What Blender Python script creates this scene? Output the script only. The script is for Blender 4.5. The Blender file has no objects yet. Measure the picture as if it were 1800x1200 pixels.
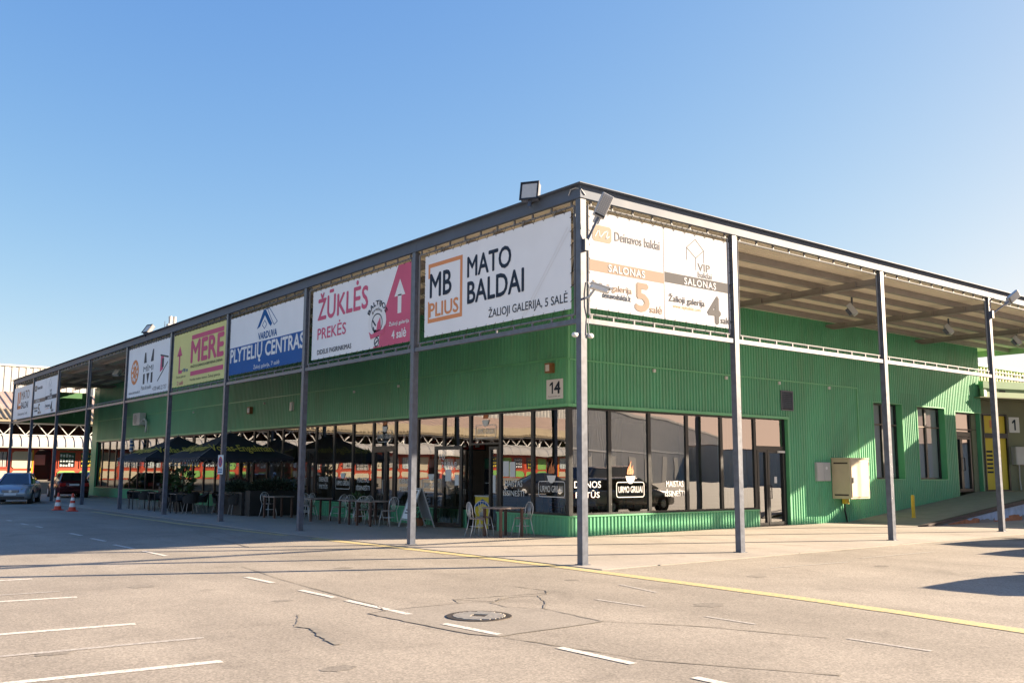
import bpy, bmesh, math, random
from mathutils import Vector, Matrix
R = math.radians
V = Vector
random.seed(7)
scene = bpy.context.scene
C = scene.collection

# ------------------------------------------------------------------ camera, sky, sun, exposure
PITCH, YAW, ROLL = 0.13590, 0.66724, 0.00421
cam = bpy.data.cameras.new('camera')
cam_o = bpy.data.objects.new('camera', cam)
C.objects.link(cam_o)
scene.camera = cam_o
cam.sensor_width = 36.0
cam.lens = 32.963
cam.clip_end = 3000
fw = V((math.sin(YAW) * math.cos(PITCH), math.cos(YAW) * math.cos(PITCH), math.sin(PITCH)))
rt = V((math.cos(YAW), -math.sin(YAW), 0))
up = rt.cross(fw)
r2 = rt * math.cos(ROLL) + up * math.sin(ROLL)
u2 = -rt * math.sin(ROLL) + up * math.cos(ROLL)
cam_o.matrix_world = Matrix(((r2.x, u2.x, -fw.x, -11.64), (r2.y, u2.y, -fw.y, -12.705),
                             (r2.z, u2.z, -fw.z, 1.7), (0, 0, 0, 1)))
SUN_AZ, SUN_EL = 114.8, 19.0          # clockwise from +Y
world = bpy.data.worlds.new('World')
scene.world = world
world.use_nodes = True
wn, wl = world.node_tree.nodes, world.node_tree.links
sky = wn.new('ShaderNodeTexSky')
sky.sky_type = 'NISHITA'
sky.sun_disc = False
sky.sun_elevation = R(SUN_EL)
sky.sun_rotation = R(SUN_AZ)
sky.air_density, sky.dust_density, sky.ozone_density = 0.6, 0.7, 5.0
# soft shoulder on the sky's radiance, the same for every direction
pw = wn.new('ShaderNodeVectorMath'); pw.operation = 'POWER'; pw.inputs[1].default_value = (1.3, 1.1, 1.0)
wl.new(sky.outputs[0], pw.inputs[0])
sh = wn.new('ShaderNodeVectorMath'); sh.operation = 'ADD'; sh.inputs[1].default_value = (4.0, 3.0, 1.0)
dv = wn.new('ShaderNodeVectorMath'); dv.operation = 'DIVIDE'
ml = wn.new('ShaderNodeVectorMath'); ml.operation = 'MULTIPLY'; ml.inputs[1].default_value = (4.1, 2.8, 1.88)
bg = wn['Background']
wl.new(pw.outputs[0], sh.inputs[0]); wl.new(pw.outputs[0], dv.inputs[0]); wl.new(sh.outputs[0], dv.inputs[1])
wl.new(dv.outputs[0], ml.inputs[0]); wl.new(ml.outputs[0], bg.inputs['Color'])
bg.inputs['Strength'].default_value = 0.10
sun = bpy.data.lights.new('sun', 'SUN')
sun.energy = 3.65
sun.angle = R(0.53)
sun.color = (1.0, 0.80, 0.58)
sun_o = bpy.data.objects.new('sun', sun)
C.objects.link(sun_o)
sd = V((math.sin(R(SUN_AZ)) * math.cos(R(SUN_EL)), math.cos(R(SUN_AZ)) * math.cos(R(SUN_EL)), math.sin(R(SUN_EL))))
sun_o.rotation_euler = sd.to_track_quat('Z', 'Y').to_euler()
sun_o.location = (60, -40, 50)
vs = scene.view_settings
vs.view_transform = 'Standard'
vs.look = 'None'
vs.gamma = 1.0
vs.use_curve_mapping = False
vs.exposure = 2.58
scene.render.engine = 'CYCLES'
scene.cycles.max_bounces = 8
scene.cycles.transparent_max_bounces = 16
scene.cycles.caustics_reflective = False
scene.cycles.caustics_refractive = False

# ------------------------------------------------------------------ materials
MATS = {}
def pm(name, col, rough=0.6, metal=0.0, var=0.10, scale=1.5, bump=0.0, bscale=40.0, spec=0.5, dirt=0.0):
    if name in MATS: return MATS[name]
    m = bpy.data.materials.new(name); MATS[name] = m
    m.use_nodes = True
    n, l = m.node_tree.nodes, m.node_tree.links
    b = n['Principled BSDF']
    b.inputs['Roughness'].default_value = rough
    b.inputs['Metallic'].default_value = metal
    b.inputs['Specular IOR Level'].default_value = spec
    c4 = (*col, 1)
    if var > 0:
        geo = n.new('ShaderNodeNewGeometry')
        nz = n.new('ShaderNodeTexNoise'); nz.inputs['Scale'].default_value = scale
        nz.inputs['Detail'].default_value = 6
        l.new(geo.outputs['Position'], nz.inputs['Vector'])
        cr = n.new('ShaderNodeValToRGB')
        cr.color_ramp.elements[0].position = 0.3; cr.color_ramp.elements[1].position = 0.7
        lo = 1 - var - dirt
        cr.color_ramp.elements[0].color = (col[0] * lo, col[1] * lo, col[2] * lo, 1)
        hi = 1 + var
        cr.color_ramp.elements[1].color = (min(col[0] * hi, .95), min(col[1] * hi, .95), min(col[2] * hi, .95), 1)
        l.new(nz.outputs['Fac'], cr.inputs['Fac'])
        l.new(cr.outputs[0], b.inputs['Base Color'])
        mr = n.new('ShaderNodeMapRange')
        mr.inputs['To Min'].default_value = max(0.02, rough - 0.1); mr.inputs['To Max'].default_value = min(1, rough + 0.1)
        l.new(nz.outputs['Fac'], mr.inputs['Value']); l.new(mr.outputs[0], b.inputs['Roughness'])
    else:
        b.inputs['Base Color'].default_value = c4
    if bump > 0:
        geo2 = n.new('ShaderNodeNewGeometry')
        n2 = n.new('ShaderNodeTexNoise'); n2.inputs['Scale'].default_value = bscale; n2.inputs['Detail'].default_value = 4
        l.new(geo2.outputs['Position'], n2.inputs['Vector'])
        bp = n.new('ShaderNodeBump'); bp.inputs['Strength'].default_value = bump; bp.inputs['Distance'].default_value = 0.01
        l.new(n2.outputs['Fac'], bp.inputs['Height']); l.new(bp.outputs[0], b.inputs['Normal'])
    return m

def asphalt(name, base, speck=0.5, seed=0.0, mott=0.18, worn=True):
    m = bpy.data.materials.new(name); m.use_nodes = True
    n, l = m.node_tree.nodes, m.node_tree.links
    b = n['Principled BSDF']; b.inputs['Roughness'].default_value = 0.85
    b.inputs['Specular IOR Level'].default_value = 0.3
    geo = n.new('ShaderNodeNewGeometry')
    mp = n.new('ShaderNodeMapping'); mp.inputs['Location'].default_value = (seed, seed * 2, 0)
    l.new(geo.outputs['Position'], mp.inputs['Vector'])
    big = n.new('ShaderNodeTexNoise'); big.inputs['Scale'].default_value = 0.35; big.inputs['Detail'].default_value = 8
    big.inputs['Roughness'].default_value = 0.65
    l.new(mp.outputs[0], big.inputs['Vector'])
    fine = n.new('ShaderNodeTexVoronoi'); fine.inputs['Scale'].default_value = 55
    l.new(mp.outputs[0], fine.inputs['Vector'])
    fine2 = n.new('ShaderNodeTexNoise'); fine2.inputs['Scale'].default_value = 28; fine2.inputs['Detail'].default_value = 6
    fine2.inputs['Roughness'].default_value = 0.8
    l.new(mp.outputs[0], fine2.inputs['Vector'])
    r1 = n.new('ShaderNodeMapRange'); r1.inputs['From Min'].default_value = 0.3; r1.inputs['From Max'].default_value = 0.7
    r1.inputs['To Min'].default_value = 1 - mott; r1.inputs['To Max'].default_value = 1 + mott
    l.new(big.outputs['Fac'], r1.inputs['Value'])
    bw = n.new('ShaderNodeRGBToBW'); l.new(fine.outputs['Color'], bw.inputs[0])
    r2_ = n.new('ShaderNodeMapRange'); r2_.inputs['From Min'].default_value = 0.15; r2_.inputs['From Max'].default_value = 0.85
    r2_.inputs['To Min'].default_value = 1 - speck; r2_.inputs['To Max'].default_value = 1 + speck * 0.8
    l.new(bw.outputs[0], r2_.inputs['Value'])
    r3 = n.new('ShaderNodeMapRange'); r3.inputs['From Min'].default_value = 0.35; r3.inputs['From Max'].default_value = 0.65
    r3.inputs['To Min'].default_value = 1 - speck * .7; r3.inputs['To Max'].default_value = 1 + speck * .5
    l.new(fine2.outputs['Fac'], r3.inputs['Value'])
    m1 = n.new('ShaderNodeMath'); m1.operation = 'MULTIPLY'; l.new(r1.outputs[0], m1.inputs[0]); l.new(r2_.outputs[0], m1.inputs[1])
    m2 = n.new('ShaderNodeMath'); m2.operation = 'MULTIPLY'; l.new(m1.outputs[0], m2.inputs[0]); l.new(r3.outputs[0], m2.inputs[1])
    # tyre polished streaks and drips of old dirt
    st = n.new('ShaderNodeTexNoise'); st.inputs['Scale'].default_value = 1.0; st.inputs['Detail'].default_value = 5
    mp2 = n.new('ShaderNodeMapping'); mp2.inputs['Scale'].default_value = (0.55, 0.08, 1); mp2.inputs['Rotation'].default_value = (0, 0, 0.12)
    l.new(geo.outputs['Position'], mp2.inputs['Vector']); l.new(mp2.outputs[0], st.inputs['Vector'])
    r4 = n.new('ShaderNodeMapRange'); r4.inputs['From Min'].default_value = 0.35; r4.inputs['From Max'].default_value = 0.65
    r4.inputs['To Min'].default_value = 0.87; r4.inputs['To Max'].default_value = 1.09
    l.new(st.outputs['Fac'], r4.inputs['Value'])
    m3 = n.new('ShaderNodeMath'); m3.operation = 'MULTIPLY'; l.new(m2.outputs[0], m3.inputs[0]); l.new(r4.outputs[0], m3.inputs[1])
    mx = n.new('ShaderNodeMix'); mx.data_type = 'RGBA'; mx.blend_type = 'MULTIPLY'; mx.inputs['Factor'].default_value = 1
    mx.inputs[6].default_value = (*base, 1); l.new(m3.outputs[0], mx.inputs[7]); l.new(mx.outputs[2], b.inputs['Base Color'])
    ol = n.new('ShaderNodeTexNoise'); ol.inputs['Scale'].default_value = 0.9; ol.inputs['Detail'].default_value = 3; ol.inputs['Distortion'].default_value = .6
    l.new(mp.outputs[0], ol.inputs['Vector'])
    r5 = n.new('ShaderNodeMapRange'); r5.inputs['From Min'].default_value = 0.60; r5.inputs['From Max'].default_value = 0.74
    r5.inputs['To Min'].default_value = 1.0; r5.inputs['To Max'].default_value = 0.80; l.new(ol.outputs['Fac'], r5.inputs['Value'])
    m4 = n.new('ShaderNodeMath'); m4.operation = 'MULTIPLY'; l.new(m3.outputs[0], m4.inputs[0]); l.new(r5.outputs[0], m4.inputs[1])
    l.new(m4.outputs[0], mx.inputs[7])
    bp = n.new('ShaderNodeBump'); bp.inputs['Strength'].default_value = 0.5; bp.inputs['Distance'].default_value = 0.006
    l.new(fine2.outputs['Fac'], bp.inputs['Height']); l.new(bp.outputs[0], b.inputs['Normal'])
    return m

def paint(name, col, wear=0.45):
    """road paint: worn through to the asphalt colour in flecks"""
    m = bpy.data.materials.new(name); m.use_nodes = True
    n, l = m.node_tree.nodes, m.node_tree.links
    b = n['Principled BSDF']; b.inputs['Roughness'].default_value = 0.75
    geo = n.new('ShaderNodeNewGeometry')
    nz = n.new('ShaderNodeTexNoise'); nz.inputs['Scale'].default_value = 22; nz.inputs['Detail'].default_value = 8; nz.inputs['Roughness'].default_value = .75
    l.new(geo.outputs['Position'], nz.inputs['Vector'])
    cr = n.new('ShaderNodeValToRGB')
    cr.color_ramp.elements[0].position = wear - 0.04; cr.color_ramp.elements[1].position = wear + 0.05
    cr.color_ramp.elements[0].color = (.285, .262, .232, 1); cr.color_ramp.elements[1].color = (*col, 1)
    l.new(nz.outputs['Fac'], cr.inputs['Fac']); l.new(cr.outputs[0], b.inputs['Base Color'])
    return m

def glass(name, tint=(.62, .66, .66), ior=2.0, rough=0.0, wav=0.05):
    m = bpy.data.materials.new(name); m.use_nodes = True
    n, l = m.node_tree.nodes, m.node_tree.links
    n.remove(n['Principled BSDF'])
    out = n['Material Output']
    tr = n.new('ShaderNodeBsdfTransparent'); tr.inputs[0].default_value = (*tint, 1)
    gl = n.new('ShaderNodeBsdfGlossy'); gl.inputs['Roughness'].default_value = rough
    gl.inputs['Color'].default_value = (.92, .93, .95, 1)
    fr = n.new('ShaderNodeFresnel'); fr.inputs['IOR'].default_value = ior
    geo = n.new('ShaderNodeNewGeometry')
    nz = n.new('ShaderNodeTexNoise'); nz.inputs['Scale'].default_value = 0.9; nz.inputs['Detail'].default_value = 1
    l.new(geo.outputs['Position'], nz.inputs['Vector'])
    bp = n.new('ShaderNodeBump'); bp.inputs['Strength'].default_value = wav; bp.inputs['Distance'].default_value = 0.2
    l.new(nz.outputs['Fac'], bp.inputs['Height']); l.new(bp.outputs[0], gl.inputs['Normal'])
    mx = n.new('ShaderNodeMixShader')
    l.new(fr.outputs[0], mx.inputs[0]); l.new(tr.outputs[0], mx.inputs[1]); l.new(gl.outputs[0], mx.inputs[2])
    l.new(mx.outputs[0], out.inputs['Surface'])
    return m

M_asph = asphalt('asphalt', (.295, .264, .222), .25, 0)
M_patch = asphalt('asphalt_patch', (.272, .246, .21), .16, 5, .06)
M_pave = asphalt('pavement_concrete', (.38, .345, .305), .12, 9, .12)
M_stain = asphalt('stained_asphalt', (.235, .212, .18), .22, 3, .1)
M_ramp = pm('ramp_concrete', (.25, .245, .22), .85, var=.12, scale=2.5, bump=.2)
M_crack = pm('bitumen_seal', (.215, .194, .163), .8, var=.25, scale=5)
M_white = paint('white_road_paint', (.62, .59, .53), .44)
M_whiteworn = paint('worn_white_road_paint', (.46, .43, .385), .50)
M_yellow = paint('yellow_road_paint', (.54, .44, .19), .455)
def clad(name, col):
    m = pm(name, col, .42, var=.07, scale=.8, dirt=.04)
    n, l = m.node_tree.nodes, m.node_tree.links
    b = n['Principled BSDF']; src = b.inputs['Base Color'].links[0].from_socket
    oi = n.new('ShaderNodeObjectInfo'); r0 = n.new('ShaderNodeMapRange'); r0.inputs['To Min'].default_value = .93; r0.inputs['To Max'].default_value = 1.06
    l.new(oi.outputs['Random'], r0.inputs['Value'])
    geo = n.new('ShaderNodeNewGeometry'); mp = n.new('ShaderNodeMapping'); mp.inputs['Scale'].default_value = (5, 5, .35)
    nz = n.new('ShaderNodeTexNoise'); nz.inputs['Scale'].default_value = 1.0; nz.inputs['Detail'].default_value = 5
    l.new(geo.outputs['Position'], mp.inputs['Vector']); l.new(mp.outputs[0], nz.inputs['Vector'])
    r1 = n.new('ShaderNodeMapRange'); r1.inputs['From Min'].default_value = .5; r1.inputs['From Max'].default_value = .8; r1.inputs['To Min'].default_value = 0; r1.inputs['To Max'].default_value = .35
    l.new(nz.outputs['Fac'], r1.inputs['Value'])
    mu = n.new('ShaderNodeMix'); mu.data_type = 'RGBA'; mu.blend_type = 'MULTIPLY'; mu.inputs['Factor'].default_value = 1
    l.new(src, mu.inputs[6]); l.new(r0.outputs[0], mu.inputs[7])
    mx = n.new('ShaderNodeMix'); mx.data_type = 'RGBA'; l.new(r1.outputs[0], mx.inputs['Factor']); l.new(mu.outputs[2], mx.inputs[6]); mx.inputs[7].default_value = (.17, .27, .16, 1)
    l.new(mx.outputs[2], b.inputs['Base Color'])
    return m
M_green = clad('green_cladding', (.11, .41, .225))
M_greentrim = pm('green_trim', (.13, .46, .225), .4, var=.06, scale=2)
M_steel = pm('grey_blue_steel', (.09, .108, .148), .42, var=.16, scale=7, dirt=.12)
M_steelb = pm('grey_steel_beam', (.30, .275, .255), .55, var=.1, scale=3)
M_pipe = pm('pale_pipe_paint', (.19, .195, .205), .55, var=.1, scale=6, spec=.3)
M_fascia = pm('grey_steel_fascia', (.092, .118, .165), .6, var=.08, scale=1.3, dirt=.04, spec=.25)
M_deck = pm('beige_roof_deck', (.84, .77, .63), .5, var=.06, scale=1.2)
M_frame = pm('dark_window_frame', (.018, .021, .024), .35, var=.1, scale=5)
M_glass = glass('window_glass', (.74, .77, .77), 3.4, 0.0, .009)
M_glassclear = glass('clear_window_glass', (.90, .92, .92), 1.9, 0.0, .009)
M_blind = pm('white_roller_blind', (.86, .86, .86), .8, var=.04, scale=.7)
M_glassdk = pm('dark_glass', (.012, .015, .018), .05, var=0, spec=.9)
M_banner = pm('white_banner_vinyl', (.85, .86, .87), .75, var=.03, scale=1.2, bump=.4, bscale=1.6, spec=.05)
M_ban_r = pm('banner_vinyl_darkened_for_sun', (.47, .48, .51), .75, var=.03, scale=1.2, bump=.3, bscale=1.6, spec=.05)  # white vinyl made darker in colour to offset the direct sun
M_ban_y = pm('yellow_banner_vinyl', (.74, .70, .30), .75, var=.04, scale=1.2, spec=.05)
M_lettdark = pm('dark_slate_print', (.035, .05, .075), .75, var=0, spec=.05)
M_orange = pm('orange_print', (.72, .30, .14), .75, var=0, spec=.05)
M_pink = pm('faded_pink_print', (.62, .14, .23), .75, var=.08, scale=.8, spec=.05)
M_blue = pm('blue_print', (.045, .13, .36), .75, var=.05, spec=.05)
M_blue2 = pm('logo_blue_print', (.03, .12, .32), .75, var=0, spec=.05)
M_whitep = pm('white_print', (.8, .8, .8), .75, var=0, spec=.05)
M_vinyl = pm('white_window_vinyl', (.78, .78, .78), .6, var=0)
M_beige = pm('beige_print', (.28, .225, .185), .75, var=.03, spec=.05)
M_beige2 = pm('faded_beige_print', (.33, .265, .215), .75, var=0, spec=.05)
M_greyp = pm('grey_print', (.105, .105, .11), .75, var=.03, spec=.05)
M_greyfaint = pm('faint_grey_print', (.19, .19, .195), .75, var=0, spec=.05)
M_ltgrey = pm('pale_grey_print', (.36, .36, .37), .75, var=0, spec=.05)
M_rope = pm('black_lacing_cord', (.02, .02, .02), .8, var=0)
M_whitemetal = pm('white_metal', (.72, .72, .70), .4, var=.05)
M_chrome = pm('chromed_tube', (.62, .62, .62), .32, metal=.35, var=0)
M_greymetal = pm('light_grey_metal', (.48, .49, .5), .4, var=.08)
M_black = pm('black_plastic', (.02, .02, .022), .5, var=.1)
M_cream = pm('cream_metal', (.60, .50, .36), .45, var=.06, scale=3)
M_wood = pm('dark_table_wood', (.09, .045, .035), .5, var=.2, scale=12)
M_tabletop = pm('table_top', (.30, .24, .22), .35, var=.12, scale=8)
M_chairwood = pm('brown_chair_wood', (.26, .12, .05), .45, var=.15, scale=10)
M_wicker = pm('black_wicker', (.018, .017, .017), .7, var=.3, scale=40, bump=.5, bscale=60)
M_umb = pm('navy_black_canvas', (.026, .031, .045), .75, var=.15, scale=2)
M_gold = pm('gold_print', (.78, .64, .12), .5, var=0)
M_leaf = pm('green_leaf', (.045, .10, .03), .5, var=.4, scale=6)
M_leafd = pm('dark_leaf', (.03, .05, .03), .55, var=.4, scale=6)
M_leafr = pm('reddish_leaf', (.10, .035, .035), .55, var=.4, scale=6)
M_terra = pm('terracotta', (.30, .12, .06), .7, var=.15)
M_ybol = pm('yellow_paint', (.62, .42, .03), .45, var=.1, scale=6)
M_redc = pm('cone_orange_red', (.62, .06, .03), .5, var=.06)
M_rubber = pm('black_rubber', (.02, .02, .02), .8, var=.1)
M_paper = pm('white_paper', (.74, .75, .77), .7, var=.03)
M_flame = pm('orange_vinyl', (.62, .20, .07), .5, var=0)
M_wall_in = pm('interior_wall', (.42, .36, .30), .8, var=.1, scale=.6)
M_floor_in = pm('interior_floor', (.26, .22, .18), .4, var=.1)
M_ceil_in = pm('interior_ceiling', (.24, .19, .155), .8, var=.08)
M_olive = pm('olive_paint', (.22, .20, .06), .6, var=.08)
M_curtain = pm('pale_blue_curtain', (.58, .66, .68), .8, var=.05)
M_oliveg = pm('grey_olive_wall', (.19, .20, .13), .8, var=.1, scale=1)
M_palegreen = pm('pale_green_fascia', (.30, .42, .26), .6, var=.08)
M_palegreen2 = pm('sage_green_flashing', (.16, .32, .17), .5, var=.08)
M_yparapet = pm('yellow_green_cladding', (.45, .46, .22), .6, var=.08)
M_yposter = pm('yellow_poster', (.72, .54, .05), .5, var=.04)
M_bluewhite = pm('flaking_blue_white_paint', (.33, .42, .56), .8, var=.2, scale=3)
M_brick = pm('orange_brick', (.38, .15, .07), .85, var=.25, scale=8)
M_darkkerb = pm('dark_kerb', (.07, .055, .05), .8, var=.25, scale=5)
M_kerb = pm('pale_kerb', (.30, .275, .235), .85, var=.15, scale=4)
M_red = pm('kiosk_red', (.50, .085, .045), .5, var=.08, scale=2)
M_kcream = pm('kiosk_cream', (.60, .54, .40), .6, var=.05)
M_kgreen = pm('kiosk_green', (.24, .48, .13), .6, var=.06)
M_maroon = pm('kiosk_maroon', (.30, .05, .05), .6, var=.08)
M_poly = pm('milky_polycarbonate', (.50, .48, .45), .35, var=.06, scale=1.5)
M_roofb = pm('brown_corrugated_roof', (.36, .27, .22), .6, var=.12, scale=1)
M_roofb2 = pm('tan_roof_edge', (.30, .25, .17), .7, var=.15)
M_hallw = pm('white_hall_cladding', (.55, .535, .50), .55, var=.04)
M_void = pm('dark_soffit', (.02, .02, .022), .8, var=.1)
M_grhall = pm('grey_warehouse_cladding', (.52, .51, .49), .6, var=.06)
M_grhall2 = pm('pale_warehouse_band', (.36, .35, .33), .6, var=.06)
M_concrete = pm('step_concrete', (.22, .21, .19), .85, var=.12)
M_iron = pm('cast_iron', (.10, .085, .075), .5, metal=.6, var=.25, scale=25)
M_ironlt = pm('worn_cast_iron', (.50, .46, .40), .6, metal=0, var=.15, scale=25)
M_lens = pm('lamp_lens', (.55, .53, .48), .15, var=.05, scale=30)

# ------------------------------------------------------------------ mesh helpers
class MB:
    def __init__(s): s.v = []; s.f = []
    def add(s, vs, fs):
        o = len(s.v); s.v += [V(p) for p in vs]; s.f += [tuple(i + o for i in q) for q in fs]; return s
    def box(s, x0, x1, y0, y1, z0, z1):
        return s.add([(x0, y0, z0), (x1, y0, z0), (x1, y1, z0), (x0, y1, z0), (x0, y0, z1), (x1, y0, z1), (x1, y1, z1), (x0, y1, z1)],
              [(0, 3, 2, 1), (4, 5, 6, 7), (0, 1, 5, 4), (1, 2, 6, 5), (2, 3, 7, 6), (3, 0, 4, 7)])
    def bar(s, a, b, w, h=None, upv=(0, 0, 1)):
        """box beam from a to b, w wide, h high"""
        h = h or w; a, b = V(a), V(b); d = (b - a).normalized(); u = V(upv)
        if abs(d.dot(u)) > .98: u = V((1, 0, 0))
        sd_ = d.cross(u).normalized(); u = sd_.cross(d)
        q = [a + sd_ * (i * w / 2) + u * (j * h / 2) for i, j in ((-1, -1), (1, -1), (1, 1), (-1, 1))]
        q += [p + (b - a) for p in q]
        return s.add(q, [(0, 3, 2, 1), (4, 5, 6, 7), (0, 1, 5, 4), (1, 2, 6, 5), (2, 3, 7, 6), (3, 0, 4, 7)])
    def tube(s, pts, r, seg=6, cap=True, radii=None):
        pts = [V(p) for p in pts]; rings = []; n = len(pts)
        pu = None
        for i, p in enumerate(pts):
            d = (pts[min(i + 1, n - 1)] - pts[max(i - 1, 0)]).normalized()
            u = pu if pu is not None else (V((0, 0, 1)) if abs(d.z) < .9 else V((1, 0, 0)))
            sd_ = d.cross(u)
            if sd_.length < 1e-4: sd_ = d.cross(V((0, 1, 0)))
            sd_.normalize(); u = sd_.cross(d).normalized(); pu = u
            rr = radii[i] if radii else r
            rings.append([p + (sd_ * math.cos(2 * math.pi * k / seg) + u * math.sin(2 * math.pi * k / seg)) * rr for k in range(seg)])
        vs_ = [p for q in rings for p in q]; fs = []
        for i in range(n - 1):
            for k in range(seg):
                fs.append((i * seg + k, i * seg + (k + 1) % seg, (i + 1) * seg + (k + 1) % seg, (i + 1) * seg + k))
        if cap: fs.append(tuple(range(seg))[::-1]); fs.append(tuple((n - 1) * seg + k for k in range(seg)))
        return s.add(vs_, fs)
    def lathe(s, prof, c=(0, 0, 0), seg=16, axis='z'):
        c = V(c); vs_ = []; fs = []; n = len(prof)
        for r_, h in prof:
            for k in range(seg):
                a = 2 * math.pi * k / seg; x, y = r_ * math.cos(a), r_ * math.sin(a)
                vs_.append(c + (V((x, y, h)) if axis == 'z' else V((x, h, y)) if axis == 'y' else V((h, x, y))))
        for i in range(n - 1):
            for k in range(seg): fs.append((i * seg + k, i * seg + (k + 1) % seg, (i + 1) * seg + (k + 1) % seg, (i + 1) * seg + k))
        fs.append(tuple(range(seg))[::-1]); fs.append(tuple((n - 1) * seg + k for k in range(seg)))
        return s.add(vs_, fs)
    def poly(s, pts):
        return s.add(pts, [tuple(range(len(pts)))])
    def prism(s, pts, d):
        """polygon pts extruded by vector d"""
        n = len(pts); d = V(d); p = [V(q) for q in pts]
        return s.add(p + [q + d for q in p], [tuple(range(n))[::-1], tuple(range(n, 2 * n))] + [(i, (i + 1) % n, n + (i + 1) % n, n + i) for i in range(n)])
    def build(s, name, m, parent=None, local=False, smooth=False, bevel=0.0, fix=True):
        off = V((0, 0, 0))
        if parent is not None and not local:
            q = parent
            while q is not None: off += q.location; q = q.parent
        me = bpy.data.meshes.new(name)
        me.from_pydata([tuple(p - off) for p in s.v], [], s.f)
        if fix:
            bm = bmesh.new(); bm.from_mesh(me); bmesh.ops.recalc_face_normals(bm, faces=bm.faces); bm.to_mesh(me); bm.free()
        me.materials.append(m)
        if smooth:
            for p in me.polygons: p.use_smooth = True
        o = bpy.data.objects.new(name, me); C.objects.link(o)
        if parent is not None: o.parent = parent
        if bevel:
            b = o.modifiers.new('bevel', 'BEVEL'); b.width = bevel; b.segments = 2; b.limit_method = 'ANGLE'
        return o

def tag(o, label=None, cat=None, group=None, kind=None):
    if label: o['label'] = label
    if cat: o['category'] = cat
    if group: o['group'] = group
    if kind: o['kind'] = kind
    return o
def thing(name, label, cat, loc=(0, 0, 0), rz=0, group=None):
    o = bpy.data.objects.new(name, None); C.objects.link(o)
    o.empty_display_size = .2
    o.location = loc; o.rotation_euler = (0, 0, rz)
    return tag(o, label, cat, group)
def dup(o, loc, rz, label, group=None):
    def cp(a, par):
        c = a.copy(); C.objects.link(c)
        if par is not None: c.parent = par
        for ch in list(a.children): cp(ch, c)
        return c
    c = cp(o, None); c.location = loc; c.rotation_euler = (0, 0, rz)
    c['label'] = label
    if group: c['group'] = group
    return c
def box(name, m, par, x0, x1, y0, y1, z0, z1, **k): return MB().box(x0, x1, y0, y1, z0, z1).build(name, m, par, **k)

class Plane:
    def __init__(s, o, r, u=(0, 0, 1)):
        s.o = V(o); s.r = V(r).normalized(); s.u = V(u).normalized(); s.n = s.r.cross(s.u)
    def pt(s, a, b, d=0): return s.o + s.r * a + s.u * b + s.n * d
def decal(name, pl, polys, m, par, d=0.004):
    """flat print on a surface: outlines in (a, b) on the plane"""
    mb = MB()
    for q in polys: mb.poly([pl.pt(a, b, d) for a, b in q])
    return mb.build(name, m, par, fix=False)
def rc(a0, a1, b0, b1): return [(a0, b0), (a1, b0), (a1, b1), (a0, b1)]
def ring(cx, cy, rx, ry, t, a0=0, a1=360, n=24):
    out = []
    for i in range(n):
        p, q = R(a0 + (a1 - a0) * i / n), R(a0 + (a1 - a0) * (i + 1) / n)
        out.append([(cx + rx * math.cos(p), cy + ry * math.sin(p)), (cx + rx * math.cos(q), cy + ry * math.sin(q)),
                    (cx + (rx - t) * math.cos(q), cy + (ry - t) * math.sin(q)), (cx + (rx - t) * math.cos(p), cy + (ry - t) * math.sin(p))])
    return out
def disc(cx, cy, rx, ry, n=24): return [[(cx + rx * math.cos(2 * math.pi * i / n), cy + ry * math.sin(2 * math.pi * i / n)) for i in range(n)]]
def stroke(pts, w):
    out = []
    for (x0, y0), (x1, y1) in zip(pts[:-1], pts[1:]):
        d = math.hypot(x1 - x0, y1 - y0) or 1; nx, ny = -(y1 - y0) / d * w / 2, (x1 - x0) / d * w / 2
        out.append([(x0 + nx, y0 + ny), (x0 - nx, y0 - ny), (x1 - nx, y1 - ny), (x1 + nx, y1 + ny)])
    return out
def rrect(a0, a1, b0, b1, r, t):
    pts = []
    for cx, cy, s0 in ((a1 - r, b1 - r, 0), (a0 + r, b1 - r, 90), (a0 + r, b0 + r, 180), (a1 - r, b0 + r, 270)):
        for k in range(5): pts.append((cx + r * math.cos(R(s0 + k * 22.5)), cy + r * math.sin(R(s0 + k * 22.5))))
    pts.append(pts[0])
    return stroke(pts, t)
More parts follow.
